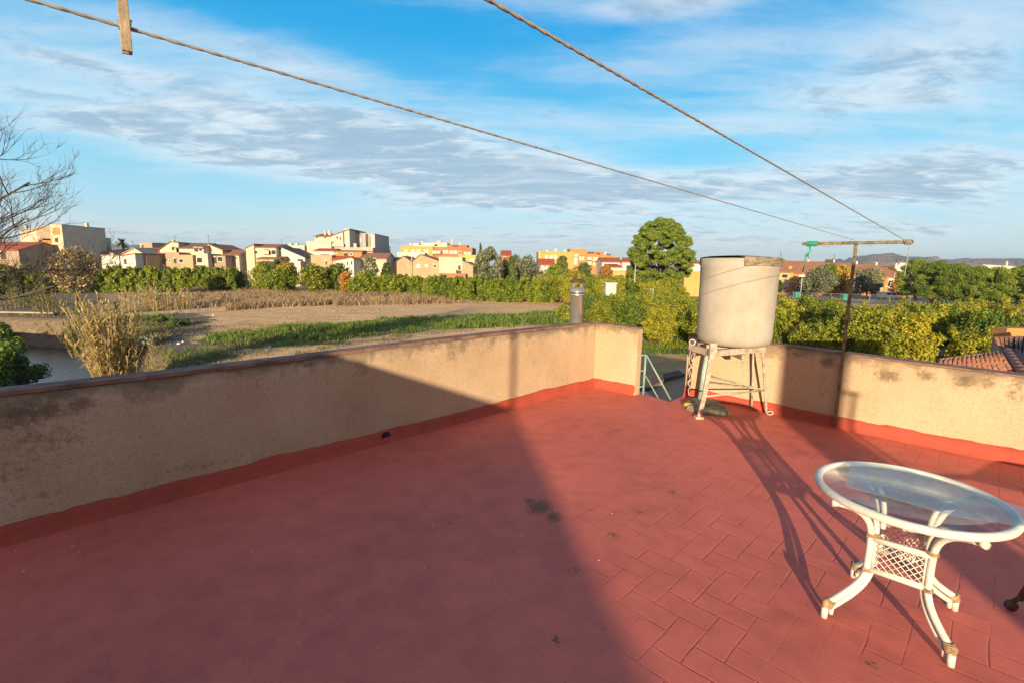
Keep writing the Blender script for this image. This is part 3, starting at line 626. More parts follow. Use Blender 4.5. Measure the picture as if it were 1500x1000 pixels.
M_wrap=simple('brown_cane_wrapping',(.33,.22,.12),.8,.45,40,bscale=80,bstr=.5)
angs=[]
for q in ((1208,903),(1390,973),(1396,893),(1250,845)):
    f_=flat(*q,0); angs.append((math.atan2(f_[1]-TY,f_[0]-TX),math.hypot(f_[0]-TX,f_[1]-TY)))
def bez(p0,p1,p2,p3,n=12):
    p0,p1,p2,p3=map(np.array,(p0,p1,p2,p3)); return [(1-t)**3*p0+3*t*(1-t)**2*p1+3*t*t*(1-t)*p2+t**3*p3 for t in np.linspace(0,1,n)]
rb=.176; z1=.268; z2=.450
corners=[]
for a,rf in angs:
    c,s=math.cos(a),math.sin(a); tn=(-s,c)
    corners.append((c*rb,s*rb))
    leg=thing('leg',None,None,(0,0,0)) if False else None
    def pt(r,z,side): return (c*r+tn[0]*side,s*r+tn[1]*side,z)
    mb=MB(); cu=bez(pt(rf,.075,0),pt(rf-.06,.12,0),pt(rb+.01,.18,0),pt(rb,z1,0))+bez(pt(rb,z1,0),pt(rb-.003,.36,0),pt(rb-.003,.42,0),pt(rb,z2,0),5)[1:]+bez(pt(rb,z2,0),pt(rb+.005,.55,0),pt(rb+.07,.610,0),pt(RR-.015,.640,0))[1:]
    mb.tube(cu,.0165,10)
    cu2=bez(pt(rf-.03,.055,.0),pt(rf-.075,.085,0),pt(rb-.02,.16,0),pt(rb-.029,z1,0))+bez(pt(rb-.029,z1,0),pt(rb-.031,.36,0),pt(rb-.031,.42,0),pt(rb-.029,z2,0),5)[1:]+bez(pt(rb-.029,z2,0),pt(rb-.026,.60,0),pt(rb+.04,.640,0),pt(RR-.10,.647,0))[1:]
    mb.tube(cu2,.0135,10)
    lg=mb.build('leg',M_white_rattan,tb)
    mb=MB(); mb.tube([pt(rf+.006,0,0),pt(rf+.004,.07,0)],.0165,12); mb.tube([pt(rf-.03,.018,0),pt(rf-.03,.06,0)],.012,10); mb.build('foot',M_white_rattan,lg)
    mb=MB()
    mb=MB(); mb.tube([pt(rf+.008,.06,0),pt(rf+.008,.088,.003),pt(rf-.004,.102,-.004)],[.014,.017,.008],8)
    for k in range(5): mb.tube([np.array(pt(rf-.004-.004*k,.062+.008*k,0))+np.array([c*.022*math.cos(w_),s*.022*math.cos(w_),.0])+np.array([tn[0],tn[1],0])*.021*math.sin(w_)+np.array([0,0,.008*math.cos(w_)]) for w_ in np.linspace(0,2*PI,14)],.0042,6,False)
    mb.build('wrapping',M_wrap,lg)
    for zc in (z1-.005,z2+.005):
        mb=MB()
        for k in range(3): mb.tube([(c*(rb-.014)+c*.036*math.cos(w_)-s*.021*math.sin(w_),s*(rb-.014)+s*.036*math.cos(w_)+c*.021*math.sin(w_),zc+.007*k) for w_ in np.linspace(0,2*PI,14)],.0036,6,False)
        mb.build('wrapping',M_wrap,lg)
    mb=MB(); e=pt(RR-.015,.640,0); mb.tube([pt(RR-.02,.640,0),pt(RR+.012,.641,0)],.018,12); mb.build('cane_end',M_white_rattan,lg)
n=4
M_lat=simple('white_lattice_cane',(.55,.53,.48),.5,.1,20)
for i in range(4):
    a=np.array(corners[i]); b=np.array(corners[(i+1)%4])
    a_,b_2=a+(b-a)*.06,b+(a-b)*.06
    for z in (z1+.005,z2-.005):
        mb=MB(); mb.tube([(*a,z),(*b,z)],.0135,10); mb.build('side_rail',M_white_rattan,tb)
    mb=MB(); d=(b-a); Lq=np.linalg.norm(d); u=d/Lq; nrm=np.array([-u[1],u[0]])
    s0,s1,t0,t1=.022,Lq-.022,z1+.018,z2-.018
    mb.tube([(*(a+u*s0),t0),(*(a+u*s0),t1)],.006,6); mb.tube([(*(a+u*s1),t0),(*(a+u*s1),t1)],.006,6)
    mb.tube([(*(a+u*s0),t0),(*(a+u*s1),t0)],.005,6); mb.tube([(*(a+u*s0),t1),(*(a+u*s1),t1)],.005,6)
    Hh=t1-t0; Wd=s1-s0; st_=.034
    for sg in (1,-1):
        k=-Hh
        while k<Wd:
            x0,x1=k,k+Hh; za,zb_=(t0,t1) if sg==1 else (t1,t0)
            sl__=(zb_-za)/Hh
            xa=max(x0,0); xb=min(x1,Wd)
            if xb-xa>.008:
                pa=(*(a+u*(s0+xa)+nrm*.0022*sg),za+sl__*(xa-x0)); pb_=(*(a+u*(s0+xb)+nrm*.0022*sg),za+sl__*(xb-x0)); mb.tube([pa,pb_],.0026,5)
            k+=st_
    mb.build('lattice_panel',M_lat,tb)
# loose rectangular glass sheet lying on the table
zg=zr+.027
gp=[flat(1246,676,zg)[:2],flat(1238,712,zg)[:2],flat(1300,728,zg)[:2],flat(1400,756,zg)[:2],flat(1530,775,zg)[:2],flat(1540,758,zg)[:2],flat(1440,724,zg)[:2],flat(1330,690,zg)[:2]]
mb=MB(); mb.prism(gp,zg,zg+.004)
tag(mb.build('glass_sheet',M_gl),'loose clear glass sheet lying over the round table top, sticking out at the right','glass sheet')
# rusty furniture leg on a castor at the right edge
M_rust=rustmat('brown_rust',(.03,.018,.01),(.10,.055,.03),(.20,.11,.06))
cl=flat(1482,893,0); ct_=thing('rusty_trolley','rusty metal trolley at the right edge, leg with a small castor','trolley',(cl[0],cl[1],.002))
for dx_,dy_ in ((0,0),(1.25,-.38),(1.8,0.1),(1.48,.30)):
    mb=MB(); mb.tube([(dx_+.03,dy_+.0,.06),(dx_+.15,dy_+.01,.31)],.015,12); lg=mb.build('leg',M_rust,ct_)
    mb=MB(); mb.tube([(dx_-.012,dy_-.015,.028),(dx_-.008,dy_+.012,.028)],.027,18); mb.tube([(dx_-.03,dy_-.02,.028),(dx_+.012,dy_+.016,.028)],.008,10); mb.tube([(dx_-.002,dy_,.05),(dx_+.035,dy_,.075)],.012,8); mb.build('castor',M_rust,lg)
mb=MB(); mb.prism([(1.0,-.1),(1.3,-.42),(2.1,.1),(1.7,.34)],.31,.325); mb.tube([(.145,.01,.305),(1.3,.0,.305)],.012,8); mb.build('shelf',M_rust,ct_,bevel=.004)
# crumbs of plaster on the floor
rr=random.Random(77); mb=MB()
for k in range(46):
    px,py=rr.choice([(rr.uniform(0,130),rr.uniform(780,840)),(rr.uniform(620,780),rr.uniform(740,890)),(rr.uniform(300,900),rr.uniform(650,980))])
    if not (py>790-.24*px+20): continue
    q=flat(px,py,0); r_=rr.uniform(.003,.007); V=[(q[0]+r_*math.cos(a)*rr.uniform(.6,1.3),q[1]+r_*math.sin(a)*rr.uniform(.6,1.3),.0005) for a in (0,1.3,2.5,3.8,5.1)]
    mb.add(V+[(q[0],q[1],r_*1.1)],[(i,(i+1)%5,5) for i in range(5)])
tag(mb.build('plaster_crumbs',simple('crumbs',(.6,.52,.44),.9,.3,30)),'tiny pale crumbs scattered over the red floor','crumbs',kind='stuff')
# ================================================================== GROUND, STREAM, FIELD
G=lambda x,y: flat(x,y,GZ)[:2]
def inpoly(px,py,poly):
    r=np.zeros(px.shape,bool); n=len(poly); j=n-1
    for i in range(n):
        xi,yi=poly[i]; xj,yj=poly[j]
        c=((yi>py)!=(yj>py))&(px<(xj-xi)*(py-yi)/((yj-yi) or 1e-9)+xi); r^=c; j=i
    return r
# stream course (centre line) and its depth
SW=-7.1
sc=[(-14,15),(-20,22),(-25.5,28),(-32,35.5),(-37,41),(-44,46),(-60,49),(-100,49)]
def segdist(x,y,pl):
    d=np.full(x.shape,1e9)
    for (x0,y0),(x1,y1) in zip(pl[:-1],pl[1:]):
        t=np.clip(((x-x0)*(x1-x0)+(y-y0)*(y1-y0))/((x1-x0)**2+(y1-y0)**2),0,1); d=np.minimum(d,np.hypot(x-x0-t*(x1-x0),y-y0-t*(y1-y0)))
    return d
def vn(x,y,s,seed):   # smooth value noise
    r=np.random.default_rng(seed); g=r.random((64,64)); x=x/s; y=y/s; i=np.floor(x).astype(int); j=np.floor(y).astype(int); fx=x-i; fy=y-j
    fx=fx*fx*(3-2*fx); fy=fy*fy*(3-2*fy); a=g[i%64,j%64]; b=g[(i+1)%64,j%64]; c=g[i%64,(j+1)%64]; d=g[(i+1)%64,(j+1)%64]
    return (a*(1-fx)+b*fx)*(1-fy)+(c*(1-fx)+d*fx)*fy
def gheight(x,y):
    x=np.asarray(x,float); y=np.asarray(y,float)
    d=segdist(x,y,sc); z=GZ+.18*(vn(x,y,9,1)-.5)+.04*(vn(x,y,1.7,2)-.5)
    k=np.clip((d-2.2)/2.4,0,1); k=k*k*(3-2*k); z=z*k+(SW-.5)*(1-k)
    far_=np.clip((np.hypot(x,y)-160)/100,0,1); return z*(1-far_)+GZ*far_
xs=np.concatenate([[-4900,-3000,-900,-400,-220,-150,-110],np.arange(-80,80.1,.55),[110,150,220,400,900,3000,4900]]); ys=np.concatenate([[-600,-200,-60,-20],np.arange(4,112,.55),[120,135,160,200,300,500,900,2000,4900]])
XX,YY=np.meshgrid(xs,ys,indexing='ij'); ZZ=gheight(XX,YY)
V=np.stack([XX,YY,ZZ],-1).reshape(-1,3); nx,ny=len(xs),len(ys)
ii,jj=np.meshgrid(np.arange(nx-1),np.arange(ny-1),indexing='ij'); a=(ii*ny+jj).ravel(); Fc=np.stack([a,a+ny,a+ny+1,a+1],-1)
gm,nt,b=newmat('field_soil'); o=nt.nodes.new('ShaderNodeTexCoord').outputs['Object']
def att(n_): q=nt.nodes.new('ShaderNodeAttribute'); q.attribute_name=n_; return q.outputs['Fac']
n1_=noise(nt,.35,6,.65,vec=o); n2_=noise(nt,2.2,7,.7,vec=o); n3_=noise(nt,9,5,.7,vec=o); n4_=noise(nt,.8,6,.7,vec=o,stretch=(.35,1,1))
base=ramp(nt,mth(nt,'ADD',mth(nt,'MULTIPLY',n1_,.5),mth(nt,'MULTIPLY',n2_,.5)),[(.36,(.27,.17,.07)),(.5,(.45,.29,.12)),(.64,(.60,.42,.20))])
bare=ramp(nt,mth(nt,'ADD',mth(nt,'MULTIPLY',n4_,.6),mth(nt,'MULTIPLY',n2_,.4)),[(.36,(.46,.26,.10)),(.5,(.70,.43,.19)),(.64,(.86,.60,.32))])
green=ramp(nt,n2_,[(.35,(.035,.07,.012)),(.65,(.11,.15,.03))])
darkc=ramp(nt,n2_,[(.35,(.10,.075,.05)),(.65,(.22,.165,.10))])
def blend(col,new,a_,amt=1.): 
    f=sstep(nt,mth(nt,'ADD',att(a_),mth(nt,'MULTIPLY',mth(nt,'SUBTRACT',n2_,.5),.9)),.35,.65); return mix(nt,mth(nt,'MULTIPLY',f,amt) if amt<1 else f,col,new)
col=blend(base,bare,'bare'); col=blend(col,green,'green'); col=blend(col,darkc,'dark')
col=mix(nt,mth(nt,'MULTIPLY',sstep(nt,n3_,.55,.75),.35),col,(.09,.065,.035))
nt.links.new(col,b.inputs['Base Color']); b.inputs['Roughness'].default_value=.95; bump(nt,b,mth(nt,'ADD',n2_,mth(nt,'MULTIPLY',n3_,.5)),.35,.06)
go=npmesh('ground',V,Fc,gm,smooth=True); tag(go,kind='structure')
poly=lambda *p:[G(*q) for q in p]
Z_bare=[poly((300,452),(430,449),(835,436),(860,470),(700,466),(560,474),(430,480),(330,487),(265,478)),poly((420,497),(640,487),(760,478),(840,480),(880,520),(600,540),(330,545),(340,520)),poly((190,470),(300,465),(330,500),(290,520))]
Z_green=[poly((285,494),(420,478),(600,466),(830,458),(845,474),(640,485),(560,492),(400,508),(320,508)),poly((190,455),(250,455),(270,475),(220,500),(190,480)),poly((935,500),(1015,500),(1020,520),(935,520)),poly((230,520),(330,510),(330,530),(250,540)),poly((150,540),(240,530),(300,580),(120,620))]
Z_dark=[poly((190,462),(290,458),(300,500),(180,520)),poly((-200,430),(150,425),(150,455),(-200,470))]  # second area paints the shade at the left hedge foot into the soil
def mask(zs,seed,soft=1.0):
    x=XX+2.2*(vn(XX,YY,2.5,seed)-.5)*2; y=YY+2.2*(vn(XX,YY,2.5,seed+1)-.5)*2; m=np.zeros(XX.shape,bool)
    for z in zs: m|=inpoly(x,y,z)
    return m.astype(float)
for nm_,zs,sd in (('bare',Z_bare,11),('green',Z_green,21),('dark',Z_dark,31)):
    mk_=mask(zs,sd); sd_=segdist(XX,YY,sc)+2*(vn(XX,YY,3,77)-.5)
    if nm_=='dark': mk_[sd_<7]=1
    if nm_=='bare': mk_[sd_<7]=0
    at_=go.data.attributes.new(nm_,'FLOAT','POINT'); at_.data.foreach_set('value',mk_.ravel().astype(np.float32))
wm,nt,b=newmat('stream_water'); b.inputs['Base Color'].default_value=(.03,.045,.04,1); b.inputs['Roughness'].default_value=.05; b.inputs['Specular IOR Level'].default_value=1.0
bump(nt,b,noise(nt,4,3,.5,stretch=(1,1,1)),.6,.08)
mb=MB(); mb.add([(-78,8,SW),(-8,8,SW),(-8,56,SW),(-78,56,SW)],[(0,1,2,3)])
tag(mb.build('stream_water',wm),kind='structure')
# stone bridge wall across the stream at the far left
M_stone,nt,b=newmat('old_masonry'); o=nt.nodes.new('ShaderNodeTexCoord').outputs['Object']; vo=nt.nodes.new('ShaderNodeTexVoronoi'); vo.inputs['Scale'].default_value=1.7; nt.links.new(o,vo.inputs['Vector'])
vc=mix(nt,noise(nt,2.5,6,.7,vec=o),(.05,.04,.03),(.17,.13,.09)); vc=mix(nt,sstep(nt,vo.outputs['Distance'],.25,.55),vc,(.03,.028,.02)); vc=mix(nt,sstep(nt,noise(nt,.9,5,.7,vec=o),.5,.62),vc,(.05,.07,.02)); nt.links.new(vc,b.inputs['Base Color']); b.inputs['Roughness'].default_value=.95; bump(nt,b,vo.outputs['Distance'],-1,.15)  # stone colours darkened to put the wall's shadow into them
bl=flat(-40,486,GZ-1.4); br=flat(72,478,GZ-1.4)
bw=thing('masonry_wall','old rough masonry retaining wall along the stream bank, left','retaining wall',(0,0,0)); mb=MB()
Yb=54.; xa=at(-60,470,Yb)[0]; xb=at(80,470,Yb)[0]; zt_=at(40,459,Yb)[2]
nn=60
vs=[];fs=[]
rr=random.Random(5)
for i in range(nn+1):
    x=xa+(xb-xa)*i/nn
    for k in range(9): vs.append((x,Yb+rr.uniform(-.03,.03)+.04*math.sin(k+i*.3),SW-.4+(zt_-SW+.4)*k/8))
for i in range(nn):
    for k in range(8): a=i*9+k; fs.append((a,a+9,a+10,a+1))
mb.add(vs,fs,True); mb.box(xa,xb,Yb+.15,Yb+.6,SW-.4,zt_-.01); mb.build('wall_face',M_stone,bw)
mb=MB(); mb.box(xa,xb+.1,Yb-.15,Yb+.7,zt_+.002,zt_+.14); mb.build('wall_capping',simple('pale_capping',(.36,.30,.23),.9,.3,3,bscale=12),bw)
cu=thing('concrete_curb','long low pale concrete curb at the field edge behind the reeds','curb',(0,0,0)); mb=MB()
a=np.array(G(178,466)); b2=np.array(G(330,455)); d=b2-a; nrm=np.array([-d[1],d[0]])/np.linalg.norm(d)*.18
mb.prism([tuple(a-nrm),tuple(b2-nrm),tuple(b2+nrm),tuple(a+nrm)],GZ-.3,GZ+.45); mb.build('curb',simple('curb_concrete',(.42,.34,.25),.9,.3,2),cu)
# ------------------------------------------------------------------ leaf / blade generators
def quads(c,size,nrm,rng,aspect=1.6,jit=.35):
    """leaf quads (diamonds): centres c, sizes, preferred normals"""
    n=len(c); nrm=nrm+rng.normal(0,jit,(n,3)); nrm/=np.linalg.norm(nrm,axis=1,keepdims=True)+1e-9
    t=rng.normal(0,1,(n,3)); t-=nrm*(t*nrm).sum(1,keepdims=True); t/=np.linalg.norm(t,axis=1,keepdims=True)+1e-9
    b=np.cross(nrm,t); s=size.reshape(-1,1)
    V=np.stack([c-t*s*.5*aspect,c-b*s*.5,c+t*s*.5*aspect,c+b*s*.5],1).reshape(-1,3)
    return V,np.arange(4*n).reshape(-1,4)
def crown_pts(rng,blobs,n,shell=.35,drop=None):
    """points on/near the surfaces of blobs (cx,cy,cz,rx,ry,rz); returns points and outward normals"""
    b=np.array(blobs); wgt=(b[:,3]*b[:,4]+b[:,4]*b[:,5]+b[:,3]*b[:,5]); idx=rng.choice(len(b),n,p=wgt/wgt.sum())
    u=rng.normal(0,1,(n,3)); u/=np.linalg.norm(u,axis=1,keepdims=True)
    r=1-shell*rng.random(n)**1.6; r*=1+.10*rng.normal(0,1,n)
    p=b[idx,:3]+u*r[:,None]*b[idx,3:6]
    return p,u
def trunk_mb(h,r,rng,limbs,spread,zc):
    mb=MB(); mb.tube([(0,0,-.3),(rng.normal(0,.05),rng.normal(0,.05),h*.5),(rng.normal(0,.12),rng.normal(0,.12),h)],[r*1.25,r,r*.75],9)
    for k in range(limbs):
        a=2*PI*k/limbs+rng.uniform(0,.8); l=spread*rng.uniform(.5,.9); z2=zc+rng.uniform(-.2,.5)*(zc-h)
        mb.tube([(0,0,h*rng.uniform(.6,.98)),(math.cos(a)*l*.45,math.sin(a)*l*.45,(h+z2)/2),(math.cos(a)*l,math.sin(a)*l,z2)],[r*.55,r*.35,r*.12],6)
    return mb
M_bark=simple('bark',(.13,.095,.065),.95,.35,6,bscale=20,bstr=.6)
def tree_proto(name,label,cat,mat,blobs,nleaf,leaf,trunk=(1.2,.13),limbs=6,seed=1,asp=1.6,shell=.4,group=None,up=.05,bark=None):
    rng=np.random.default_rng(seed); root=thing(name,label,cat,(0,0,-50),0,group)
    p,u=crown_pts(rng,blobs,nleaf,shell)
    nr=u*.8+np.array([0,0,up]); V,Fq=quads(p,leaf*rng.uniform(.6,1.4,nleaf),nr,rng,asp,.55)
    npmesh('crown',V,Fq,mat,root)
    zc=np.mean([b_[2] for b_ in blobs]); sp_=max(abs(b_[0]) for b_ in blobs)+.2
    trunk_mb(trunk[0],trunk[1],rng,limbs,sp_,zc).build('trunk',bark or M_bark,root); return root
def blobset(seed,R,z0,z1,n,rmin,rmax,flatz=.85,top=1.0):
    rr=random.Random(seed); B=[]
    for k in range(n):
        t=(k+.5)/n; z=z0+(z1-z0)*t; prof=math.sin(PI*(.12+.80*t**top))**.7; a=k*2.399+rr.uniform(-.5,.5); q=R*prof*rr.uniform(.35,1)
        r=rr.uniform(rmin,rmax); q=min(q,max(0,R*prof*1.05-r*.6)); B.append((q*math.cos(a),q*math.sin(a),z,r,r,r*flatz))
    return B
# ------------------------------------------------------------------ orchard
M_cit=[leafmat('citrus_leaves_yellowing',[(.2,(0.0585,0.0975,0.013)),(.42,(0.195,0.24,0.0169)),(.6,(0.338,0.345,0.0234)),(.88,(0.546,0.442,0.0325))],.35),
       leafmat('citrus_leaves_green',[(.2,(0.0455,0.091,0.013)),(.45,(0.13,0.202,0.0182)),(.65,(0.247,0.299,0.0234)),(.9,(0.403,0.377,0.026))],.35)]
cit=[]
for k in range(6):
    B=blobset(40+k,1.95,.9,3.6,26,.42,.80,.9)
    rr=random.Random(k)
    B+=[(rr.uniform(-1.6,1.6),rr.uniform(-1.6,1.6),rr.uniform(3.4,4.3),.28,.28,.42) for _ in range(7)]
    cit.append((tree_proto('citrus_tree','',None,M_cit[0 if k%3!=2 else 1],B,11000,.098,(.9,.10),7,100+k,1.7,.5),B))
def scatter(poly_,step,rng,jit=.35,ang=PI/4):
    xs_=[p[0] for p in poly_]; ys_=[p[1] for p in poly_]; cx,cy=np.mean(xs_),np.mean(ys_); R_=max(max(xs_)-min(xs_),max(ys_)-min(ys_))
    k=np.arange(-R_,R_,step); a,b_=np.meshgrid(k,k); a=a.ravel()+rng.uniform(-jit,jit,a.size)*step; b_=b_.ravel()+rng.uniform(-jit,jit,b_.size)*step
    x=cx+a*math.cos(ang)-b_*math.sin(ang); y=cy+a*math.sin(ang)+b_*math.cos(ang); m=inpoly(x,y,poly_); return list(zip(x[m],y[m]))
USED=set()
def plant(protos,k,loc,rz,sc,label,cat,group):
    root=protos[k]
    if id(root) not in USED:
        USED.add(id(root)); root.location=loc; root.rotation_euler=(0,0,rz); root.scale=(sc,)*3 if not isinstance(sc,tuple) else sc
        tag(root,label,cat,group); return root
    r=dup(root,loc,rz,sc,label,group); r['category']=cat; return r
cits=[c[0] for c in cit]; rng=np.random.default_rng(5)
gzz=lambda x,y: float(gheight(np.array([x]),np.array([y]))[0])
orch=[(5.5,46),(8.5,41),(13.5,37.5),(18,28),(27,25.5),(33,27),(46,38),(50,46),(34,48),(18,54),(9,58)]
for x,y in scatter(orch,3.75,rng):
    hgt=rng.uniform(.74,.98)*(1.0 if y<44 else .92)
    plant(cits,int(rng.integers(6)),(x,y,gzz(x,y)),rng.uniform(0,6.28),hgt,'yellow green citrus tree in the orchard between the terrace and the street','citrus tree','citrus trees of the orchard on the right')
for x,y in ((11.2,57),(13.6,58.5),(9.2,60)):
    plant(cits,2,(x,y,GZ),1.0,.78,'yellow green citrus tree in the orchard between the terrace and the street','citrus tree','citrus trees of the orchard on the right')
M_hed=[leafmat('hedge_leaves_bright',[(.2,(0.0525,0.105,0.012)),(.45,(0.15,0.225,0.018)),(.65,(0.3,0.36,0.0225)),(.9,(0.51,0.48,0.03))],.4)]
hed=[]
for k in range(4):
    rr=random.Random(70+k); B=[]
    for j in range(26):
        z=.25+3.5*((j+.5)/26); a=rr.uniform(0,6.28); q=rr.uniform(.2,1.05); r=rr.uniform(.35,.6); B.append((q*math.cos(a),q*math.sin(a),z,r,r,r*1.1))
    B+=[(rr.uniform(-1.1,1.1),rr.uniform(-1.1,1.1),rr.uniform(3.8,4.3),.22,.22,.5) for _ in range(6)]
    hed.append(tree_proto('hedge_tree','',None,M_hed[0],B,4200,.20,(.6,.08),4,200+k,2.2,.6))
def rowline(pxs,off,step): # polyline given by picture points of its foot, pushed back by off
    P_=[np.array(G(*q))+np.array([0,off]) for q in pxs]; out_=[]; 
    for a,b_ in zip(P_[:-1],P_[1:]):
        L_=np.linalg.norm(b_-a); n_=max(1,int(L_/step)); out_+= [tuple(a+(b_-a)*(i+.5*rng.random())/n_) for i in range(n_)]
    return out_
L1='bright green orchard tree in the dense row along the far edge of the bare field'
for off,st_ in ((0,1.75),(3.4,2.4)):
    for x,y in rowline([(560,431),(640,437),(740,443),(850,443)],off,st_):
        plant(hed,int(rng.integers(4)),(x,y,GZ-.05),rng.uniform(0,6.28),rng.uniform(.80,.98)*(1,1,.98)[0],L1,'orchard tree','trees of the dense row at the far edge of the field')
for off,st_ in ((0,1.55),(3.2,2.4)):
    for x,y in rowline([(-60,433),(60,431),(150,428),(300,428),(350,429)],off,st_):
        plant(hed,int(rng.integers(4)),(x,y,GZ-.05),rng.uniform(0,6.28),rng.uniform(.92,1.15),'bright green orchard tree in the row below the left houses','orchard tree','trees of the green row below the left houses')
for x,y in scatter([(7,76),(20,74),(27,78),(27,104),(4,104)],4.3,rng,.3,.2):
    plant(cits,int(rng.integers(6)),(x,y,GZ),rng.uniform(0,6.28),rng.uniform(1.0,1.15),'citrus tree in the far orchard beyond the steel flue','citrus tree','citrus trees of the far orchard behind the flue')
# mixed autumn thicket in the middle distance, px 350-570
mixed=[]
M_aut=leafmat('autumn_leaves',[(.2,(0.165,0.15,0.0225)),(.5,(0.495,0.375,0.03)),(.8,(0.69,0.48,0.03))],.35)
M_dgr=leafmat('dark_green_leaves',[(.2,(0.033,0.0675,0.015)),(.5,(0.0825,0.128,0.024)),(.8,(0.18,0.21,0.045))],.25)
M_olv=leafmat('olive_grey_leaves',[(.2,(0.0825,0.105,0.0525)),(.5,(0.18,0.195,0.105)),(.8,(0.3,0.3,0.18))],.2)
M_orn=leafmat('orange_leaves',[(.2,(0.21,0.105,0.03)),(.5,(0.45,0.21,0.045)),(.8,(0.54,0.3,0.06))],.3)
def single(label,px,ytop,ybase,wpx,d,mat,seed,name='broadleaf_tree',cat='tree',nleaf=5200,leaf=.24,shape='round',trunk=None,asp=1.6,group=None):
    """one tree standing at distance d whose top shows at ytop; wpx wide in the picture"""
    p=at(px,ytop,d); Hh=p[2]-GZ; Rr=wpx/F*math.hypot(p[0],d)/2*(d/math.hypot(p[0],d)); z0=.22*Hh if shape!='col' else .08*Hh
    if shape=='col': B=[(0,0,z0+(Hh-z0)*(k+.5)/14,*(2*[Rr*(1-.75*((k+.5)/14)**1.6)]),Hh*.07) for k in range(14)]
    else: B=blobset(seed,Rr*.98,z0,Hh-Rr*.25,30,Rr*.20,Rr*.42,.9)
    t=tree_proto(name,label,cat,mat,B,nleaf,leaf,(trunk or Hh*.25,.02*Hh+.04),7,seed,asp,.55,group); t.location=(p[0],d,GZ); return t
single('small bushy green tree with yellow patches at the left end of the thicket',385,383,425,42,104,M_cit[1],301)
single('tree with clear yellow autumn leaves in the middle of the thicket',418,384,425,36,103,M_aut,302)
single('round bright green tree in the thicket beside the yellow one',408,392,425,48,98,M_cit[1],303)
single('bushy green tree in front of the cream apartment block',462,387,425,52,98,M_cit[0],304)
single('rounded green tree in front of the white houses',492,385,426,44,101,M_cit[1],305)
single('reddish bush between the green trees of the thicket',506,398,426,22,97,M_orn,306,nleaf=2500)
single('low green tree at the right end of the thicket',533,398,428,50,97,M_hed[0],307)
single('low green tree at the start of the dense row',570,402,428,46,98,M_hed[0],308)
single('dark green tree rising behind the thicket',408,377,400,30,112,M_dgr,309)
single('thin loose brownish tree in front of the tan roofed house',540,374,400,26,104,M_aut if False else M_olv,310,nleaf=1600)
single('blue green spiky tree beside the white gabled barn',566,385,402,16,106,M_dgr,311,nleaf=2200)
single('big dense olive green tree right of the yellow house',716,360,404,42,112,M_olv,312,leaf=.30,nleaf=7000)
single('narrow dark cypress beside the big olive green tree',704,358,400,9,120,M_dgr,313,'cypress_tree','cypress',shape='col',nleaf=2600)
single('dark small cypress standing between the trees behind the row',751,384,410,12,104,M_dgr,314,'cypress_tree','cypress',shape='col',nleaf=2200)
single('olive tree behind the dense row, left of the orange flats',770,375,412,44,112,M_olv,315)
single('dark green tree in front of the low red roof',752,374,404,36,118,M_dgr,316)
single('dark green pointed tree in front of the yellow flats',823,376,412,26,108,M_dgr,317)
single('broad dark tree below the orange flats',854,385,414,34,108,M_dgr,318)
single('yellow green tree low in front of the orange flats',842,393,416,30,100,M_aut,319)
single('olive green bush tree left of the steel flue',812,388,416,40,102,M_cit[1],320)
single('rust coloured autumn tree right of the steel flue',888,389,412,26,104,M_orn,321)
single('olive tree with grey green crown in the street, left of the post',1202,390,432,48,118,M_olv,322,'olive_tree','olive tree',leaf=.22,nleaf=7000)
single('olive tree with grey green crown in the street, right of the post',1274,392,432,46,118,M_olv,323,'olive_tree','olive tree',leaf=.22,nleaf=7000)
single('bright green tree behind the left olive tree in the street',1216,386,425,26,128,M_cit[1],324)
single('autumn tree with orange leaves in front of the terraced houses',1236,388,425,30,130,M_aut,325,nleaf=3500)
single('thin reddish autumn tree left of the pines',1318,408,430,24,120,M_orn,326,nleaf=1500)
single('small green garden tree beside the first terraced house',1140,410,425,20,130,M_dgr,327)
single('small dark cypress beyond the roofs, mid left',571,362,380,5,150,M_dgr,328,'cypress_tree','cypress',shape='col',nleaf=900)
single('big shaggy olive brown shrub in front of the grey sided block',103,360,425,58,74,M_olv if False else leafmat('dry_shrub_leaves',[(.2,(0.105,0.09,0.0375)),(.5,(0.255,0.21,0.09)),(.8,(0.45,0.33,0.165))],.2),329,'large_shrub','shrub',leaf=.20,nleaf=7000)
# canopy pines
M_pine=leafmat('pine_needles',[(.2,(0.0585,0.111,0.0156)),(.45,(0.169,0.247,0.026)),(.7,(0.312,0.377,0.0455)),(.92,(0.442,0.468,0.078))],.3,spread=.4)
def pine(label,px,ytop,d,Rr,z0,seed,nclump,shape='dome',nleaf=110,cl=(.75,1.25),leaf=.32,group=None):
    p=at(px,ytop,d); Hh=p[2]-GZ; rr=random.Random(seed); rng=np.random.default_rng(seed); B=[]
    for k in range(nclump):
        t=rr.random(); z=z0+(Hh-z0-.5)*t
        if shape=='egg': prof=(math.sin(PI*(.20+.76*t))**.62)
        else: prof=math.sqrt(max(0,1-(max(0,t-.25)/.75)**2.2))*(.75+.25*min(1,t/.25))
        a=rr.uniform(0,2*PI); q=Rr*prof*(rr.random()**.28); r=rr.uniform(*cl)
        q=max(0,min(q,Rr*prof-r*.4)); B.append((q*math.cos(a),q*math.sin(a),z,r*1.1,r*1.1,r*.62))
    t_=tree_proto('pine_tree',label,'pine',M_pine,B,nclump*nleaf,leaf*.36,(z0+.8,.05*Rr+.12),10,seed,2.4,.55,group,up=.12); t_.location=(p[0],d,GZ); return t_
pine('tall egg shaped pine standing alone behind the orchard, left of the tank',971,319,92,5.9,3.2,401,420,'egg',420,(.45,.85))
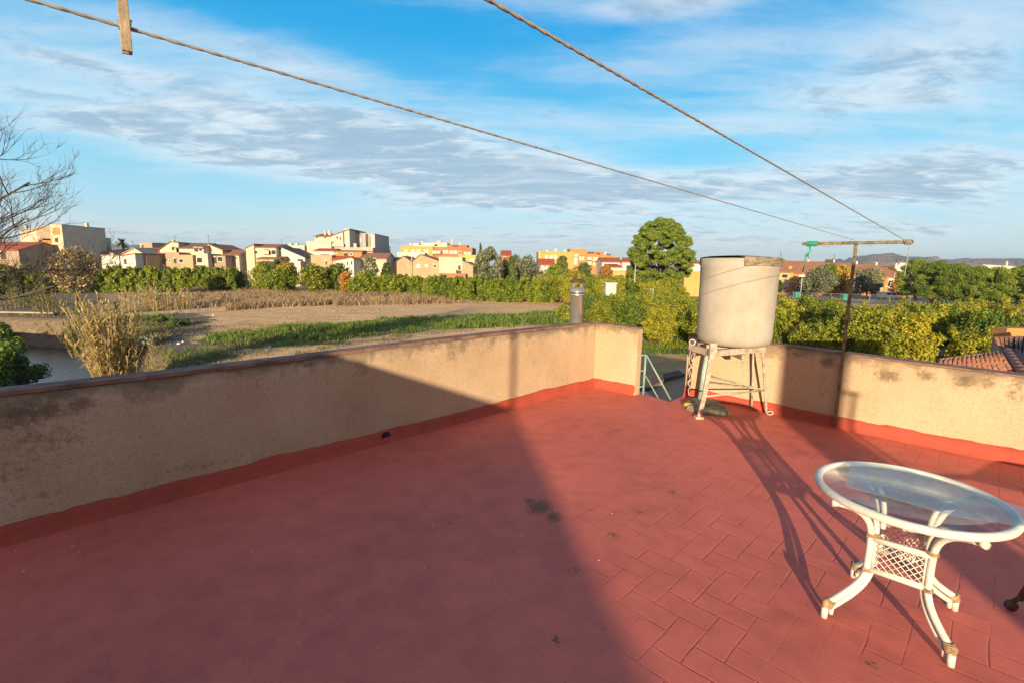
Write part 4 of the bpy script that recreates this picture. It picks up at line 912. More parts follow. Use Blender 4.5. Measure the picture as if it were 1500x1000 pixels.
for i,(px,yt,d,Rr,lab) in enumerate([(1349,378,96,3.4,'dark pine at the left end of the pine group, tallest top'),(1378,381,92,3.6,'pine second from the left in the group on the right'),(1408,385,90,3.4,'pine in the middle of the group, below the mountains'),
    (1436,389,88,3.3,'pine with rounded clumps right of the middle of the group'),(1466,390,86,3.6,'pine second from the right in the group'),(1500,389,84,3.6,'pine cut by the right edge of the photo'),(1536,389,84,3.5,'pine just outside the right edge')]):
    pine(lab,px,yt,d,Rr,2.0,410+i,130,'dome',260,(.5,.95),.26,group='pines of the group on the right')
pine('lower dark pine in front of the white building',1334,398,100,2.2,2.0,420,40,'dome',80,(.6,.9),.25)
# palm
pa=at(180,366,150); pr_=thing('palm_tree','small palm tree on the horizon behind the left houses','palm',(pa[0],150,GZ))
mb=MB(); ph_=at(180,356,150)[2]-GZ; mb.tube([(0,0,0),(.1,0,ph_*.5),(0,0,ph_)],[.35,.25,.28],8); mb.build('trunk',M_bark,pr_)
V=[];Fq=[]; rr=random.Random(2)
for k in range(46):
    a=rr.uniform(0,2*PI); e=rr.uniform(-.7,1.3); L_=2.3; o_=len(V); 
    for j in range(5):
        t=j/4; x=L_*t*math.cos(e*.8); z=L_*t*math.sin(e)-1.0*t*t; w_=.22*(1-t*.8)+.05
        for s_ in (-1,1): V.append((x*math.cos(a)-s_*w_*math.sin(a),x*math.sin(a)+s_*w_*math.cos(a),ph_+z+.1))
    for j in range(4): Fq.append((o_+2*j,o_+2*j+1,o_+2*j+3,o_+2*j+2))
npmesh('fronds',V,Fq,M_dgr,pr_)
# ------------------------------------------------------------------ reeds
def reedmat(name,stops): return leafmat(name,stops,.3,.7,.75)
M_rd=[reedmat('dry_reed',[(.15,(.26,.20,.07)),(.4,(.50,.38,.15)),(.7,(.68,.54,.27)),(.9,(.75,.64,.38))]),reedmat('green_reed',[(.15,(.05,.075,.015)),(.45,(.14,.16,.035)),(.75,(.27,.26,.07)),(.92,(.42,.34,.13))])]
def reeds(label,px,ybase,hgt,rad,n,mat,seed,lean=.25,plume=.5,leaf=(.5,.05),name='reed_clump',z=None,d=None,group=None):
    rng=np.random.default_rng(seed); x0,y0=G(px,ybase); zz_=max(gzz(x0,y0),GZ-.6) if z is None else z
    root=thing(name,label,'reeds',(x0,y0,zz_-.1),0,group); V=[];Fq=[];V2=[];F2=[]
    def blade(p,dv,L_,w_,droop,VV,FF,seg=4):
        dv=np.array(dv)/np.linalg.norm(dv); sd=np.cross(dv,[0,0,1]); sd/=np.linalg.norm(sd)+1e-6; o_=len(VV)
        for j in range(seg+1):
            t=j/seg; q=np.array(p)+dv*L_*t-np.array([0,0,droop*L_*t*t]); ww=w_*(1-t)**.6*.5+.004
            VV.append(q-sd*ww); VV.append(q+sd*ww)
        for j in range(seg): FF.append((o_+2*j,o_+2*j+1,o_+2*j+3,o_+2*j+2))
    for k in range(n):
        a=rng.uniform(0,2*PI); r=rad*math.sqrt(rng.random()); h_=hgt*rng.uniform(.45,1)*(1-.35*(r/rad)**2); b=np.array([r*math.cos(a),r*math.sin(a),0])
        ln=np.array([math.cos(a),math.sin(a),0])*lean*(r/rad)*rng.uniform(.2,1.6)+rng.normal(0,.07,3)*[1,1,0]
        tip=lambda t: b+ln*h_*t**1.4+np.array([0,0,h_*t])
        o_=len(V2); sg=4; w_=.014+.006*rng.random()
        for j in range(sg+1):
            q=tip(j/sg); 
            for s_ in ((-1,0),(1,0),(0,1)): V2.append(q+np.array([s_[0]*w_,s_[1]*w_,0])*(1-.5*j/sg))
        for j in range(sg):
            for m_ in range(3): F2.append((o_+3*j+m_,o_+3*j+(m_+1)%3,o_+3*j+3+(m_+1)%3,o_+3*j+3+m_))
        for j in range(int(13)):
            t=rng.uniform(.12,.98); aa=rng.uniform(0,2*PI); blade(tip(t),(math.cos(aa),math.sin(aa),rng.uniform(.6,2.6)),leaf[0]*rng.uniform(.6,1.3),leaf[1],rng.uniform(.2,.9),V,Fq)
        if rng.random()<plume:
            for j in range(12):
                t=1+rng.uniform(-.08,.05); aa=rng.uniform(0,2*PI); blade(tip(t),(math.cos(aa)*.3,math.sin(aa)*.3,1),.32,.05,.25,V,Fq,2)
    npmesh('leaves',V,Fq,mat,root); npmesh('stalks',V2,F2,M_rd[0],root); return root
reeds('large clump of dry golden reeds on the stream bank, drooping leaves',167,556,5.6,.72,170,M_rd[0],501,.22,.6,(.75,.07))
reeds('greener reeds leaning over the stream beside the golden clump',126,507,4.2,.9,70,M_rd[1],502,.30,.2,(.7,.065))
reeds('low dry reeds at the foot of the golden clump, right side',190,556,2.0,1.0,50,M_rd[0],503,.4,.1,(.6,.05))
reeds('row of dry tan reeds in the field, left part',216,457,3.6,2.6,110,M_rd[0],504,.12,.5,(.6,.07))
reeds('dry tan reeds in the field, right part by the curb',250,455,3.3,2.3,80,M_rd[0],505,.15,.5,(.6,.07))
reeds('sparse dry reeds leaning by the curb end',268,456,2.6,1.2,26,M_rd[0],506,.3,.3,(.5,.06))
reeds('tall green and tan canes in front of the left houses',340,424,6.0,3.6,150,M_rd[1],507,.16,.3,(1.0,.12))
reeds('dry canes at the foot of the tall green canes',352,427,4.0,2.8,80,M_rd[0],508,.2,.2,(.9,.11))
reeds('yellow green reeds among the left trees',30,452,3.2,3.0,90,M_rd[1],509,.2,.2,(.8,.08))
reeds('dry stalks at the left edge above the stream wall',78,462,3.6,1.8,50,M_rd[1],510,.25,.3,(.6,.06))
# ------------------------------------------------------------------ bushes near the stream and in the field
def bush(label,px,ybase,w,h,mat,seed,nleaf=3500,leaf=.12,z=None,name='bush',cat='bush'):
    x,y=G(px,ybase); z=gzz(x,y) if z is None else z; rr=random.Random(seed); B=[]
    for k in range(16):
        a=rr.uniform(0,6.28); q=rr.uniform(0,.75)*w/2; r=rr.uniform(.22,.38)*min(w,h*1.6)/1.6; B.append((q*math.cos(a),q*math.sin(a),rr.uniform(.15,max(.2,1-r/h*.8))*h*.9,r,r,r*.8))
    t=tree_proto(name,label,cat,mat,B,nleaf,leaf,(h*.4,.04),5,seed,1.8,.6); t.location=(x,y,z-.05); return t
bush('dark green bushes on the near stream bank at the left edge',-14,578,4.2,1.9,M_olv,601,9000,.13)
bush('bush with yellow green tips at the left edge above the stream',-15,540,4,3.4,M_cit[1],602,5000,.12)
bush('grey brown dead bush beside the water',14,585,2.6,1.5,M_olv,603,3500,.08)
bush('dark bush against the masonry wall',20,515,3.4,2.0,M_dgr,604,4200,.12)
bush('yellow green shrub left of the steel flue',826,470,2.3,2.2,M_cit[0],605,2600,.14)
bush('dry brown bush at the foot of the steel flue',862,480,3.2,1.7,M_rd[0],606,2600,.10)
bush('low green bush on the field edge behind the reeds',232,474,3,1.0,M_dgr,607,2000,.10)
bush('brown weed mound in the left field',205,500,4,.9,M_rd[0],608,2600,.08)
bush('dark weed mound near the curb',262,478,3.4,.9,M_dgr,609,2200,.08)
bush('dry yellow shrub at the near edge of the orchard',905,490,4.2,2.6,M_rd[1],610,3600,.12)
for k,(x,y,w_,h_,m_,lab) in enumerate([(-34.5,31.5,4,1.9,M_dgr,'dark bush on the left stream bank halfway along the water'),(-41,37.5,5,2.2,M_cit[1],'yellow green bush on the left stream bank'),(-46,43,5,2.,M_dgr,'dark bush on the left bank near the masonry wall'),(-39,47.5,4,1.6,M_dgr,'dark low bush at the bend of the stream'),(-52,50,6,1.8,M_olv,'grey green bush in front of the masonry wall'),(-27.5,36.5,2.6,1.3,M_olv,'grey brown bush behind the golden reeds')]):
    t=bush(lab,0,500,w_,h_,m_,640+k,4200,.14,z=gzz(x,y)); t.location=(x,y,gzz(x,y)-.1)
# ------------------------------------------------------------------ grass and weeds (uncountable)
def tufts(name,label,polys,dens,hgt,mat,seed,w=.03,blades=6,clump=.12,mod=None,lean=.5):
    rng=np.random.default_rng(seed); P_=[]
    for pl in polys:
        xs_=[p[0] for p in pl]; ys_=[p[1] for p in pl]; A_=(max(xs_)-min(xs_))*(max(ys_)-min(ys_)); n=int(A_*dens)
        x=rng.uniform(min(xs_),max(xs_),n); y=rng.uniform(min(ys_),max(ys_),n)
        xw=x+2.5*(vn(x,y,2.2,seed)-.5); yw=y+2.5*(vn(x,y,2.2,seed+1)-.5); m=inpoly(xw,yw,pl)
        q=vn(x,y,1.6,seed+3)*.6+vn(x,y,.6,seed+4)*.4; m&=(q>rng.uniform(.25,.62,n))&(gheight(x,y)>SW+.25); P_.append(np.stack([x[m],y[m]],1))
    P_=np.concatenate(P_); n=len(P_); P_=np.repeat(P_,blades,0)+rng.normal(0,clump,(n*blades,2)); hh_=np.repeat(hgt*rng.uniform(.5,1.3,n)*(.5+vn(P_[::blades,0],P_[::blades,1],4,seed+9)),blades)*rng.uniform(.6,1.2,n*blades)
    z=gheight(P_[:,0],P_[:,1])-.03; m_=len(P_); a=rng.uniform(0,2*PI,m_); sd=np.stack([np.cos(a),np.sin(a),0*a],1)*w; ln=rng.normal(0,lean,(m_,2))*hh_[:,None]
    b=np.stack([P_[:,0],P_[:,1],z],1); tip=b+np.stack([ln[:,0],ln[:,1],hh_],1); mid=b+np.stack([ln[:,0]*.35,ln[:,1]*.35,hh_*.6],1)
    V=np.stack([b-sd,b+sd,mid+sd*.7,mid-sd*.7,tip,tip+sd*.1],1).reshape(-1,3); k=np.arange(m_)*6; Fq=np.concatenate([np.stack([k,k+1,k+2,k+3],1),np.stack([k+3,k+2,k+5,k+4],1)])
    o=npmesh(name,V,Fq,mat); tag(o,label,'grass',kind='stuff'); return o
M_g=leafmat('fresh_grass',[(.2,(0.06,0.12,0.018)),(.5,(0.15,0.24,0.03)),(.8,(0.3,0.345,0.06)),(.95,(0.48,0.405,0.15))],.35,spread=.7)
M_dry=leafmat('dry_weeds',[(.15,(0.165,0.12,0.0675)),(.45,(0.36,0.255,0.143)),(.75,(0.54,0.39,0.225)),(.95,(0.69,0.54,0.3))],.25,spread=.7)
M_dk=leafmat('brown_weeds',[(.15,(0.09,0.0825,0.03)),(.5,(0.18,0.15,0.0675)),(.8,(0.33,0.255,0.12))],.25,spread=.7)
tufts('green_grass','strip of long green grass across the bare field',Z_green[:1],7,.44,M_g,701,.035,8,.16)
tufts('green_grass','green grass patches in the near left field and beside the stairs',Z_green[1:],9,.34,M_g,711,.022,8,.12)
Z_weed=[poly((265,428),(350,426),(560,430),(700,444),(620,446),(430,450),(330,456),(270,452)),]
tufts('dry_weeds','belt of dry brown weeds in front of the far trees',Z_weed,5,.85,M_dry,721,.04,9,.25)
tufts('dry_weeds','scattered dry weeds over the near left field',[poly((150,600),(420,545),(620,490),(300,470),(180,465))],4.5,.26,M_dk,731,.018,8,.14)
tufts('dry_weeds','thin dry grass over the bare field',Z_bare[:2],2.2,.14,M_dry,741,.02,6,.2)
tufts('green_grass','bright green grass at the near edge of the orchard',[poly((930,494),(1010,492),(1030,512),(930,514))],16,.3,M_cit[1],751,.025,8,.12)
tufts('bank_grass','rough green and brown growth on the stream banks',[[(x,y) for x,y in ((-27,17),(-13,17),(-33,47),(-56,50))]],14,.5,M_dk,761,.024,9,.16)
# litter in the near left field
M_lit=simple('pale_rubbish',(.6,.6,.58),.8,.15,8)
rr=random.Random(31)
for k,(px,py) in enumerate([(268,503),(262,506),(190,522),(275,456),(395,510),(645,505),(641,500),(312,463)]):
    x,y=G(px,py); z=gzz(x,y); mb=MB(); s_=rr.uniform(.08,.16); q=[(s_*math.cos(a)*rr.uniform(.7,1.4),s_*math.sin(a)*rr.uniform(.5,1),rr.uniform(0,.03)) for a in np.linspace(0,2*PI,8)[:-1]]
    mb.add(q+[(p_[0]*.6,p_[1]*.6,.09+rr.uniform(0,.05)) for p_ in q]+[(0,0,.1)],[(i,(i+1)%7,7+(i+1)%7,7+i) for i in range(7)]+[(7+i,7+(i+1)%7,14) for i in range(7)])
    o=mb.build('rubbish',M_lit,None,(x,y,z+.03)); tag(o,'pale scrap of rubbish lying in the rough field','rubbish','scraps of rubbish in the field')
# ------------------------------------------------------------------ bare tree at the left edge
M_twig=simple('grey_bark',(.085,.07,.06),.95,.3,8)
def bare_tree(label,loc,seed,targets,r0=.17):
    rng=random.Random(seed); root=thing('bare_tree',label,'bare tree',loc); mb=MB(); tb_=MB()
    def grow(p,d,L_,r,lvl,M_):
        pts=[p]; rs=[r]; n=6; q=p.copy(); dd=d.copy()
        for i in range(n):
            dd=(dd+Vector((rng.gauss(0,.14),rng.gauss(0,.14),rng.gauss(0,.12)+(.05 if lvl>1 else 0)))).normalized(); q=q+dd*(L_/n); pts.append(q.copy()); rs.append(r*(1-.62*(i+1)/n))
        M_.tube(pts,rs,8 if lvl<2 else 5 if lvl<3 else 4,cap=lvl<3)
        if lvl>=4: return
        nb=[0,15,7,5][lvl]
        for k in range(nb):
            t=rng.uniform(.30,1); i=min(int(t*n),n-1); b_=pts[i].lerp(pts[i+1],t*n-i); ax=dd.orthogonal(); 
            nd=(dd+Vector((rng.gauss(0,.5),rng.gauss(0,.5),rng.gauss(.15,.35)))).normalized()
            grow(b_,nd,L_*(rng.uniform(.13,.26) if lvl==1 else rng.uniform(.35,.65)),max(.0045,r*(1-.6*t)*.62),lvl+1,tb_)
    base=Vector((0,0,-.3)); tp_=Vector((.3,.2,3.6)); mb.tube([base,Vector((.1,.0,1.2)),tp_],[r0*1.4,r0*1.1,r0],10)
    for tg in targets:
        t_=Vector(tg); d=(t_-tp_); grow(tp_,d.normalized(),d.length,r0*.42,1,tb_)
    mb.build('trunk',M_twig,root); tb_.build('branches',M_twig,root); return root
dT=15.
bx=at(-330,430,dT); L0=(bx[0],dT,gzz(bx[0],dT))
tg=[]
for px,py,dd in ((70,322,14),(30,226,14.5),(52,270,15),(5,190,15),(-30,160,15),(62,350,14),(45,245,13),(78,300,13.5),(20,200,14),(60,365,15),(10,280,13),(20,255,13.5),(0,300,14),(40,305,16),(-10,230,16),(75,335,15)):
    q=at(px-122,py+8,dd); tg.append((q[0]-L0[0],q[1]-L0[1],q[2]-L0[2]))
bare_tree('leafless tree reaching in from the left edge above the stream',L0,811,tg)
# thin bare saplings among the left hedge
for i,(px,yb,h_) in enumerate(((20,440,3.6),(60,446,3.2),(118,455,3.4))):
    x,y=G(px,yb); bare_tree(('bare pale sapling near the left edge','bare pale sapling left of the shaggy shrub','bare pale sapling behind the golden reeds')[i],(x,y,GZ),830+i,[(.6,.2,h_),(-.5,.3,h_*.9),(.2,-.4,h_*1.1)],.06) if False else None
# ================================================================== TOWN
def facademat(name,col,var=.10,rough=.9): return simple(name,col,rough,var,.6,bscale=3,bstr=.15)
FW={k:facademat('facade_'+k,c) for k,c in dict(cream=(.50,.43,.32),pale=(.44,.41,.35),white=(.50,.48,.45),tan=(.38,.28,.17),orange=(.40,.20,.07),brick=(.33,.15,.075),yellow=(.44,.29,.09),lemon=(.44,.36,.10),grey=(.34,.33,.31),brown=(.32,.24,.17),greyshade=(.27,.26,.24),pink=(.42,.35,.30)).items()}
def tilemat(name,c):
    m,nt,b=newmat(name); o=nt.nodes.new('ShaderNodeTexCoord').outputs['Object']; f=noise(nt,1.2,6,.7,vec=o); g=noise(nt,7,4,.7,vec=o)
    wv=nt.nodes.new('ShaderNodeTexWave'); wv.inputs['Scale'].default_value=1.1; wv.inputs['Distortion'].default_value=.4; nt.links.new(o,wv.inputs['Vector'])
    col=ramp(nt,mth(nt,'ADD',mth(nt,'MULTIPLY',f,.6),mth(nt,'MULTIPLY',g,.4)),[(.35,tuple(x*.6 for x in c)),(.55,c),(.7,tuple(min(1,x*1.35) for x in c))]); col=mix(nt,mth(nt,'MULTIPLY',wv.outputs['Fac'],.25),col,tuple(x*.45 for x in c))
    nt.links.new(col,b.inputs['Base Color']); b.inputs['Roughness'].default_value=.9; bump(nt,b,wv.outputs['Fac'],.5,.06); return m
RT_={'terra':tilemat('terracotta_tiles',(.33,.15,.085)),'red':tilemat('red_roof_tiles',(.42,.10,.045)),'brown':tilemat('brown_roof_tiles',(.22,.12,.08)),'slate':tilemat('dark_panel_roof',(.07,.08,.10)),'flat':simple('flat_roof_gravel',(.35,.30,.24),.95,.2,2)}
M_glass=simple('dark_window_glass',(.035,.04,.05),.15,.3,2); M_shut=simple('window_shutter',(.55,.52,.46),.8,.1,3); M_wfr=simple('window_surround',(.62,.58,.50),.8,.1,3); M_opening=simple('opening_shade_and_dark_parts',(.07,.055,.045),.95,.3,1)  # last one: painted shade of openings, also used for small dark parts
def wallbox(P,d,dep): x0,x1,y0,y1=P; a=at(x0,y1,d); b_=at(x1,y0,d); return a[0],b_[0],b_[2]
def bld(name,label,d,blocks,cat='house',wins=(),extra=None):
    """blocks: (px0,px1,ytop,depth,wallkey,roof spec) ; every block stands on the ground, front at distance d+off"""
    sc__=1.24 if (d<132 and blocks[0][0]<700) else 1.0; d*=sc__
    root=thing(name,label,cat,(0,0,0))
    for bi,(x0,x1,yt,dep,wk,roof,off) in enumerate(blocks):
        dep*=sc__; dd=d+off; a=at(x0,yt,dd); c=at(x1,yt,dd); X0,X1=a[0],c[0]; zt_=(a[2]+c[2])/2
        r,ra=(roof if isinstance(roof,tuple) else (roof,None))
        mb=MB()
        if r and r.startswith('gx'):      # ridge runs away from the viewer: gable in the facade; ra=(ridge px, ridge y, tile key)
            rp=at(ra[0],ra[1],dd); 
            poly_=[(X0,GZ),(X1,GZ),(X1,zt_ if len(ra)<4 else at(x1,ra[3],dd)[2]),(rp[0],rp[2]),(X0,zt_)]
            mb.prismY(poly_,dd,dd+dep); mb.build('wall',FW[wk],root)
            zr_=poly_[2][1]; m2=MB(); e=.35
            for (xa,za),(xb,zb_) in (((X0-.25,zt_-.08),(rp[0],rp[2]+.0)),((rp[0],rp[2]),(X1+.25,zr_-.08))):
                m2.prismY([(xa,za+.02),(xb,zb_+.02),(xb,zb_+.17),(xa,za+.17)],dd-e,dd+dep+e)
            m2.build('roof',RT_[ra[2]],root)
        elif r=='gy':    # ridge parallel to the facade: ra=(ridge y, tile key); hip optional
            zr_=at((x0+x1)/2,ra[0],dd+dep/2)[2]; mb.box(X0,X1,dd,dd+dep,GZ,zt_)
            mb.add([(X0,dd+.01,zt_),(X0,dd+dep-.01,zt_),(X0,dd+dep/2,zr_-.05)],[(0,1,2)]); mb.add([(X1,dd+.01,zt_),(X1,dd+dep-.01,zt_),(X1,dd+dep/2,zr_-.05)],[(0,2,1)])
            mb.build('wall',FW[wk],root); m2=MB(); e=.4; th=.15; hp=ra[2] if len(ra)>2 else 0
            sl_=(zr_-zt_)/(dep/2); ze=zt_-e*sl_
            m2.add([(X0-.2,dd-e,ze),(X1+.2,dd-e,ze),(X1+.2-hp,dd+dep/2,zr_),(X0-.2+hp*0,dd+dep/2,zr_),(X0-.2,dd-e,ze+th),(X1+.2,dd-e,ze+th),(X1+.2-hp,dd+dep/2,zr_+th),(X0-.2,dd+dep/2,zr_+th)],[(0,3,2,1),(4,5,6,7),(0,1,5,4),(1,2,6,5),(3,0,4,7)])
            m2.add([(X0-.2,dd+dep+e,ze),(X1+.2,dd+dep+e,ze),(X1+.2-hp,dd+dep/2,zr_),(X0-.2,dd+dep/2,zr_),(X0-.2,dd+dep+e,ze+th),(X1+.2,dd+dep+e,ze+th),(X1+.2-hp,dd+dep/2,zr_+th),(X0-.2,dd+dep/2,zr_+th)],[(0,1,2,3),(7,6,5,4),(1,0,4,5),(2,1,5,6),(0,3,7,4)])
            if hp: m2.add([(X1+.2,dd-e,ze+th),(X1+.2,dd+dep+e,ze+th),(X1+.2-hp,dd+dep/2,zr_+th)],[(0,1,2)])
            m2.build('roof',RT_[ra[1]],root)
        elif r=='m':     # single slope seen from the front: ra=(y at right end,tile key)
            z2_=at(x1,ra[0],dd)[2]; mb.prismY([(X0,GZ),(X1,GZ),(X1,z2_),(X0,zt_)],dd,dd+dep); mb.build('wall',FW[wk],root)
            m2=MB(); m2.prismY([(X0-.2,zt_+.03),(X1+.3,z2_+.03-.05),(X1+.3,z2_+.15),(X0-.2,zt_+.2)],dd-.3,dd+dep+.3); m2.build('roof',RT_[ra[1]],root)
        elif r=='mb':    # single slope rising away from the viewer: ra=(y of back edge,tile key)
            z2_=at((x0+x1)/2,ra[0],dd+dep)[2]; mb.add([(X0,dd,GZ),(X1,dd,GZ),(X1,dd+dep,GZ),(X0,dd+dep,GZ),(X0,dd,zt_),(X1,dd,zt_),(X1,dd+dep,z2_),(X0,dd+dep,z2_)],[(0,3,2,1),(4,5,6,7),(0,1,5,4),(1,2,6,5),(2,3,7,6),(3,0,4,7)]); mb.build('wall',FW[wk],root)
            k_=(z2_-zt_)/dep; m2=MB(); m2.add([(X0-.2,dd-.4,zt_-.4*k_+.02),(X1+.2,dd-.4,zt_-.4*k_+.02),(X1+.2,dd+dep,z2_+.02),(X0-.2,dd+dep,z2_+.02),(X0-.2,dd-.4,zt_-.4*k_+.17),(X1+.2,dd-.4,zt_-.4*k_+.17),(X1+.2,dd+dep,z2_+.17),(X0-.2,dd+dep,z2_+.17)],[(0,3,2,1),(4,5,6,7),(0,1,5,4),(1,2,6,5),(2,3,7,6),(3,0,4,7)]); m2.build('roof',RT_[ra[1]],root)
        else:            # flat with a parapet rim
            mb.box(X0,X1,dd,dd+dep,GZ,zt_-.003); mb.build('wall',FW[wk],root)
            m2=MB(); w_=.25
            for q in ((X0-.05,X1+.05,dd-.05,dd+w_),(X0-.05,X1+.05,dd+dep-w_,dd+dep+.05),(X0-.05,X0+w_,dd+w_+.003,dd+dep-w_-.003),(X1-w_,X1+.05,dd+w_+.003,dd+dep-w_-.003)): m2.box(*q,zt_,zt_+.22)
            m2.build('roof_rim',FW[wk] if roof!='dark' else M_opening,root)
    for wv_ in wins:
        kind,x0,x1,y0,y1,off=wv_; dd=d+off; a=at(x0,y1,dd); c=at(x1,y0,dd); X0,X1,z0,z1_=a[0],c[0],a[2],c[2]
        if kind in('w','s'):    # window with frame; s = shutter closed
            m=MB(); m.box(X0-.12,X1+.12,dd-.07,dd-.003,z0-.12,z0); m.box(X0-.12,X1+.12,dd-.07,dd-.003,z1_,z1_+.12); m.box(X0-.12,X0,dd-.07,dd-.003,z0+.002,z1_-.002); m.box(X1,X1+.12,dd-.07,dd-.003,z0+.002,z1_-.002)
            f_=m.build('window',M_wfr,root); m=MB(); m.box(X0,X1,dd-.03,dd-.004,z0+.003,z1_-.003); m.build('pane' if kind=='w' else 'shutter',M_glass if kind=='w' else M_shut,f_)
        elif kind=='o':   # flat dark panel, the shade of a deep opening painted on
            m=MB(); m.box(X0,X1,dd-.04,dd-.004,z0,z1_); f_=m.build('opening',M_opening,root); m=MB(); m.box(X0-.1,X1+.1,dd-.3,dd-.045,z1_+.003,z1_+.14); m.build('lintel',M_wfr,f_)
        elif kind=='b':   # balcony: slab, parapet, flat panel painted dark for the recess shade
            m=MB(); m.box(X0,X1,dd-1.0,dd-.004,z0-.15,z0); m.box(X0,X1,dd-1.0,dd-.9,z0+.003,z0+.9); f_=m.build('balcony',FW['pale'],root); m=MB(); m.box(X0+.2,X1-.2,dd-.03,dd-.004,z0+.01,z1_); m.build('recess',M_opening,f_)
        elif kind=='c':   # chimney / roof box on roof
            m=MB(); m.box(X0,X1,dd,dd+max(.6,X1-X0),z0-.3,z1_); m.build('chimney',FW['pale'],root)
        elif kind=='a':   # aerial
            m=MB(); m.tube([(X0,dd,z0),(X0,dd,z1_)],.035,5); m.tube([(X0-.5,dd,z1_-.2),(X0+.5,dd,z1_-.2)],.025,4); m.tube([(X0-.35,dd,z1_-.5),(X0+.35,dd,z1_-.5)],.02,4); m.build('aerial',M_opening,root)
        elif kind in FW:  # coloured panel of the facade, proud of the wall
            m=MB(); m.box(X0,X1,dd-.06,dd-.004,z0,z1_); m.build('facade_panel',FW[kind],root)
        elif kind=='d':
            m=MB(); m.box(X0,X1,dd-.03,dd-.004,z0,z1_); m.build('dark_panel',M_opening,root)
    return root
bld('apartment_house','big block with a blank grey side wall and sunlit orange balconies, far left',95,[(44,88,345,12,'cream',None,1.5),(72,90,330,10,'cream',None,0),(28,56,339,10,'cream',('m',(335,'flat')),2.5),(28,73,372,5,'white',None,-2.5)],'apartment house',
  [('brown',55,72,332,352,1.5),('orange',63,74,350,358,1.5),('o',57,62,349,357,1.5),('orange',79,87,334,344,0),('o',81,85,349,355,0),('c',35,38,330,336,3),('d',30,52,376,386,-2.5),('c',124,127,327,331,6)],)
bld('village_house','house with a long red roof at the left edge behind the bare tree',88,[(-40,27,366,10,'brown',('gy',(355,'red')),0)],wins=[('o',2,8,370,380,0)])
bld('village_house','low white walled house with a red lean-to roof beside the grey blank wall',96,[(148,174,375,9,'white',('m',(375,'flat')),0),(146,166,371,6,'pale',('mb',(366,'terra')),9.5)],wins=[('d',163,165,384,387,0),('d',168,170,384,387,0),('c',156,160,362,368,12),('a',166,166.2,356,368,12)])
bld('village_house','low white yard wall and shed below the palm tree',94,[(176,198,376,7,'white',('m',(372,'red')),0)],wins=[('d',182,185,380,387,0)])
bld('village_house','cream gabled house with a shaded tan side, right of the white yard wall',97,[(178,214,374,9,'cream',('gx',(197,364,'flat',375)),3),(198,214,375,6,'tan',None,-1)],wins=[('a',195,195.2,353,364,4)])
bld('village_house','house with a bright red sloping roof and dark terrace among the left houses',100,[(204,237,374,9,'brown',('gy',(364,'red')),3),(214,240,388,6,'pale',None,0)],wins=[('o',215,232,379,388,3),('brown',236,240,377,388,3)])
bld('village_house','flat roofed tan house behind the red roof',118,[(204,234,357,9,'tan',None,0)],wins=[('o',208,210,359,363,0)])
bld('village_house','tall cream house with a brown roof sloping right and two floors of windows',102,[(234,262,367,9,'cream',('gx',(250,355,'brown',356)),2),(258,298,364,8,'cream',('gy',(357,'brown')),2),(242,262,371,5,'brown',None,-2),(262,282,375,5,'tan',None,-2),(282,304,373,6,'cream',None,-1)],
  wins=[('o',252,255,362,367,2),('o',285,290,363,369,2),('w',292,296,363,368,2),('o',255,258,379,386,-2),('w',263,268,380,385,-2),('w',289,296,378,385,-1),('o',287,300,389,393,-1),('a',257,257.2,345,356,5),('c',252,254,352,356,5),('w',248,250,381,384,-2)])
bld('village_house','cream house with a steep terracotta roof falling right above dark openings',104,[(300,326,370,9,'cream',('gx',(304,358,'terra',367)),2),(326,350,374,8,'pale',('gy',(367,'terra')),2),(303,330,376,4,'brown',('m',(375,'brown')),-1.5)],
  wins=[('o',305,317,377,386,-1.5),('w',319,326,377,383,-1.5),('o',334,342,378,383,2),('a',306,306.2,344,358,4)])
bld('village_house','cream house with a flat terracotta roof and a deep balcony',106,[(360,372,365,9,'cream',('m',(358,'terra')),1),(370,404,363,9,'cream',('gy',(358.5,'terra')),1.5),(376,407,380,5,'tan',('mb',(376,'terra')),-2)],wins=[('b',386,396,366,372,1.5),('w',398,404,367,373,1.5),('o',384,404,383,388,-2),('w',374,377,368,372,1.5)])
bld('village_house','white house with a dark sloping panel roof',108,[(410,446,366,9,'white',('gx',(412,363,'slate',378)),1),(424,440,384,5,'white',None,-1.5)],wins=[('o',436,444,380,386,1),('d',425,431,385,390,-1.5)])
bld('village_house','flat cream house with tubs of plants on its roof',125,[(420,446,361,9,'cream',None,0)],wins=[('c',422,427,357,361,3),('c',432,436,357,361,3),('a',413,413.3,351,362,2)])
bld('apartment_house','cream four storey apartment block with terracotta pitched top',118,[(449,485,355,14,'cream',None,0),(461,486,347,10,'cream',('gy',(343.5,'terra')),2.5),(485,512,347,12,'pale',('m',(336,'terra')),1.5)],'apartment house',
  wins=[('s',460,462,358,363,0),('s',465,467,358,363,0),('s',471,473,358,363,0),('s',476,478,358,363,0),('w',463,466,347.5,349.5,2.5),('w',475,478,347.5,349.5,2.5),('w',493,495,346,351,1.5),('w',497.5,499.5,347,352,1.5),('b',488,505,357,361,1.5),('c',475,477,338,344,5),('c',481,484,338,344,5),('d',503,504,339,357,1.5)])
bld('apartment_house','modern grey apartment block with dark vertical strips and a flat top',124,[(508,549,343,14,'grey',None,0),(505,512,336,8,'pale',None,-1.5)],'apartment house',
  wins=[('d',514,518,341,356,0),('greyshade',527,531,343,362,0),('w',528,529.5,350,354,0),('d',536,539,343,362,0),('greyshade',540,543,346,362,0),('white',519,526,344,358,0),('d',512,537,340,341.2,0),('white',543,548,345,364,0)])
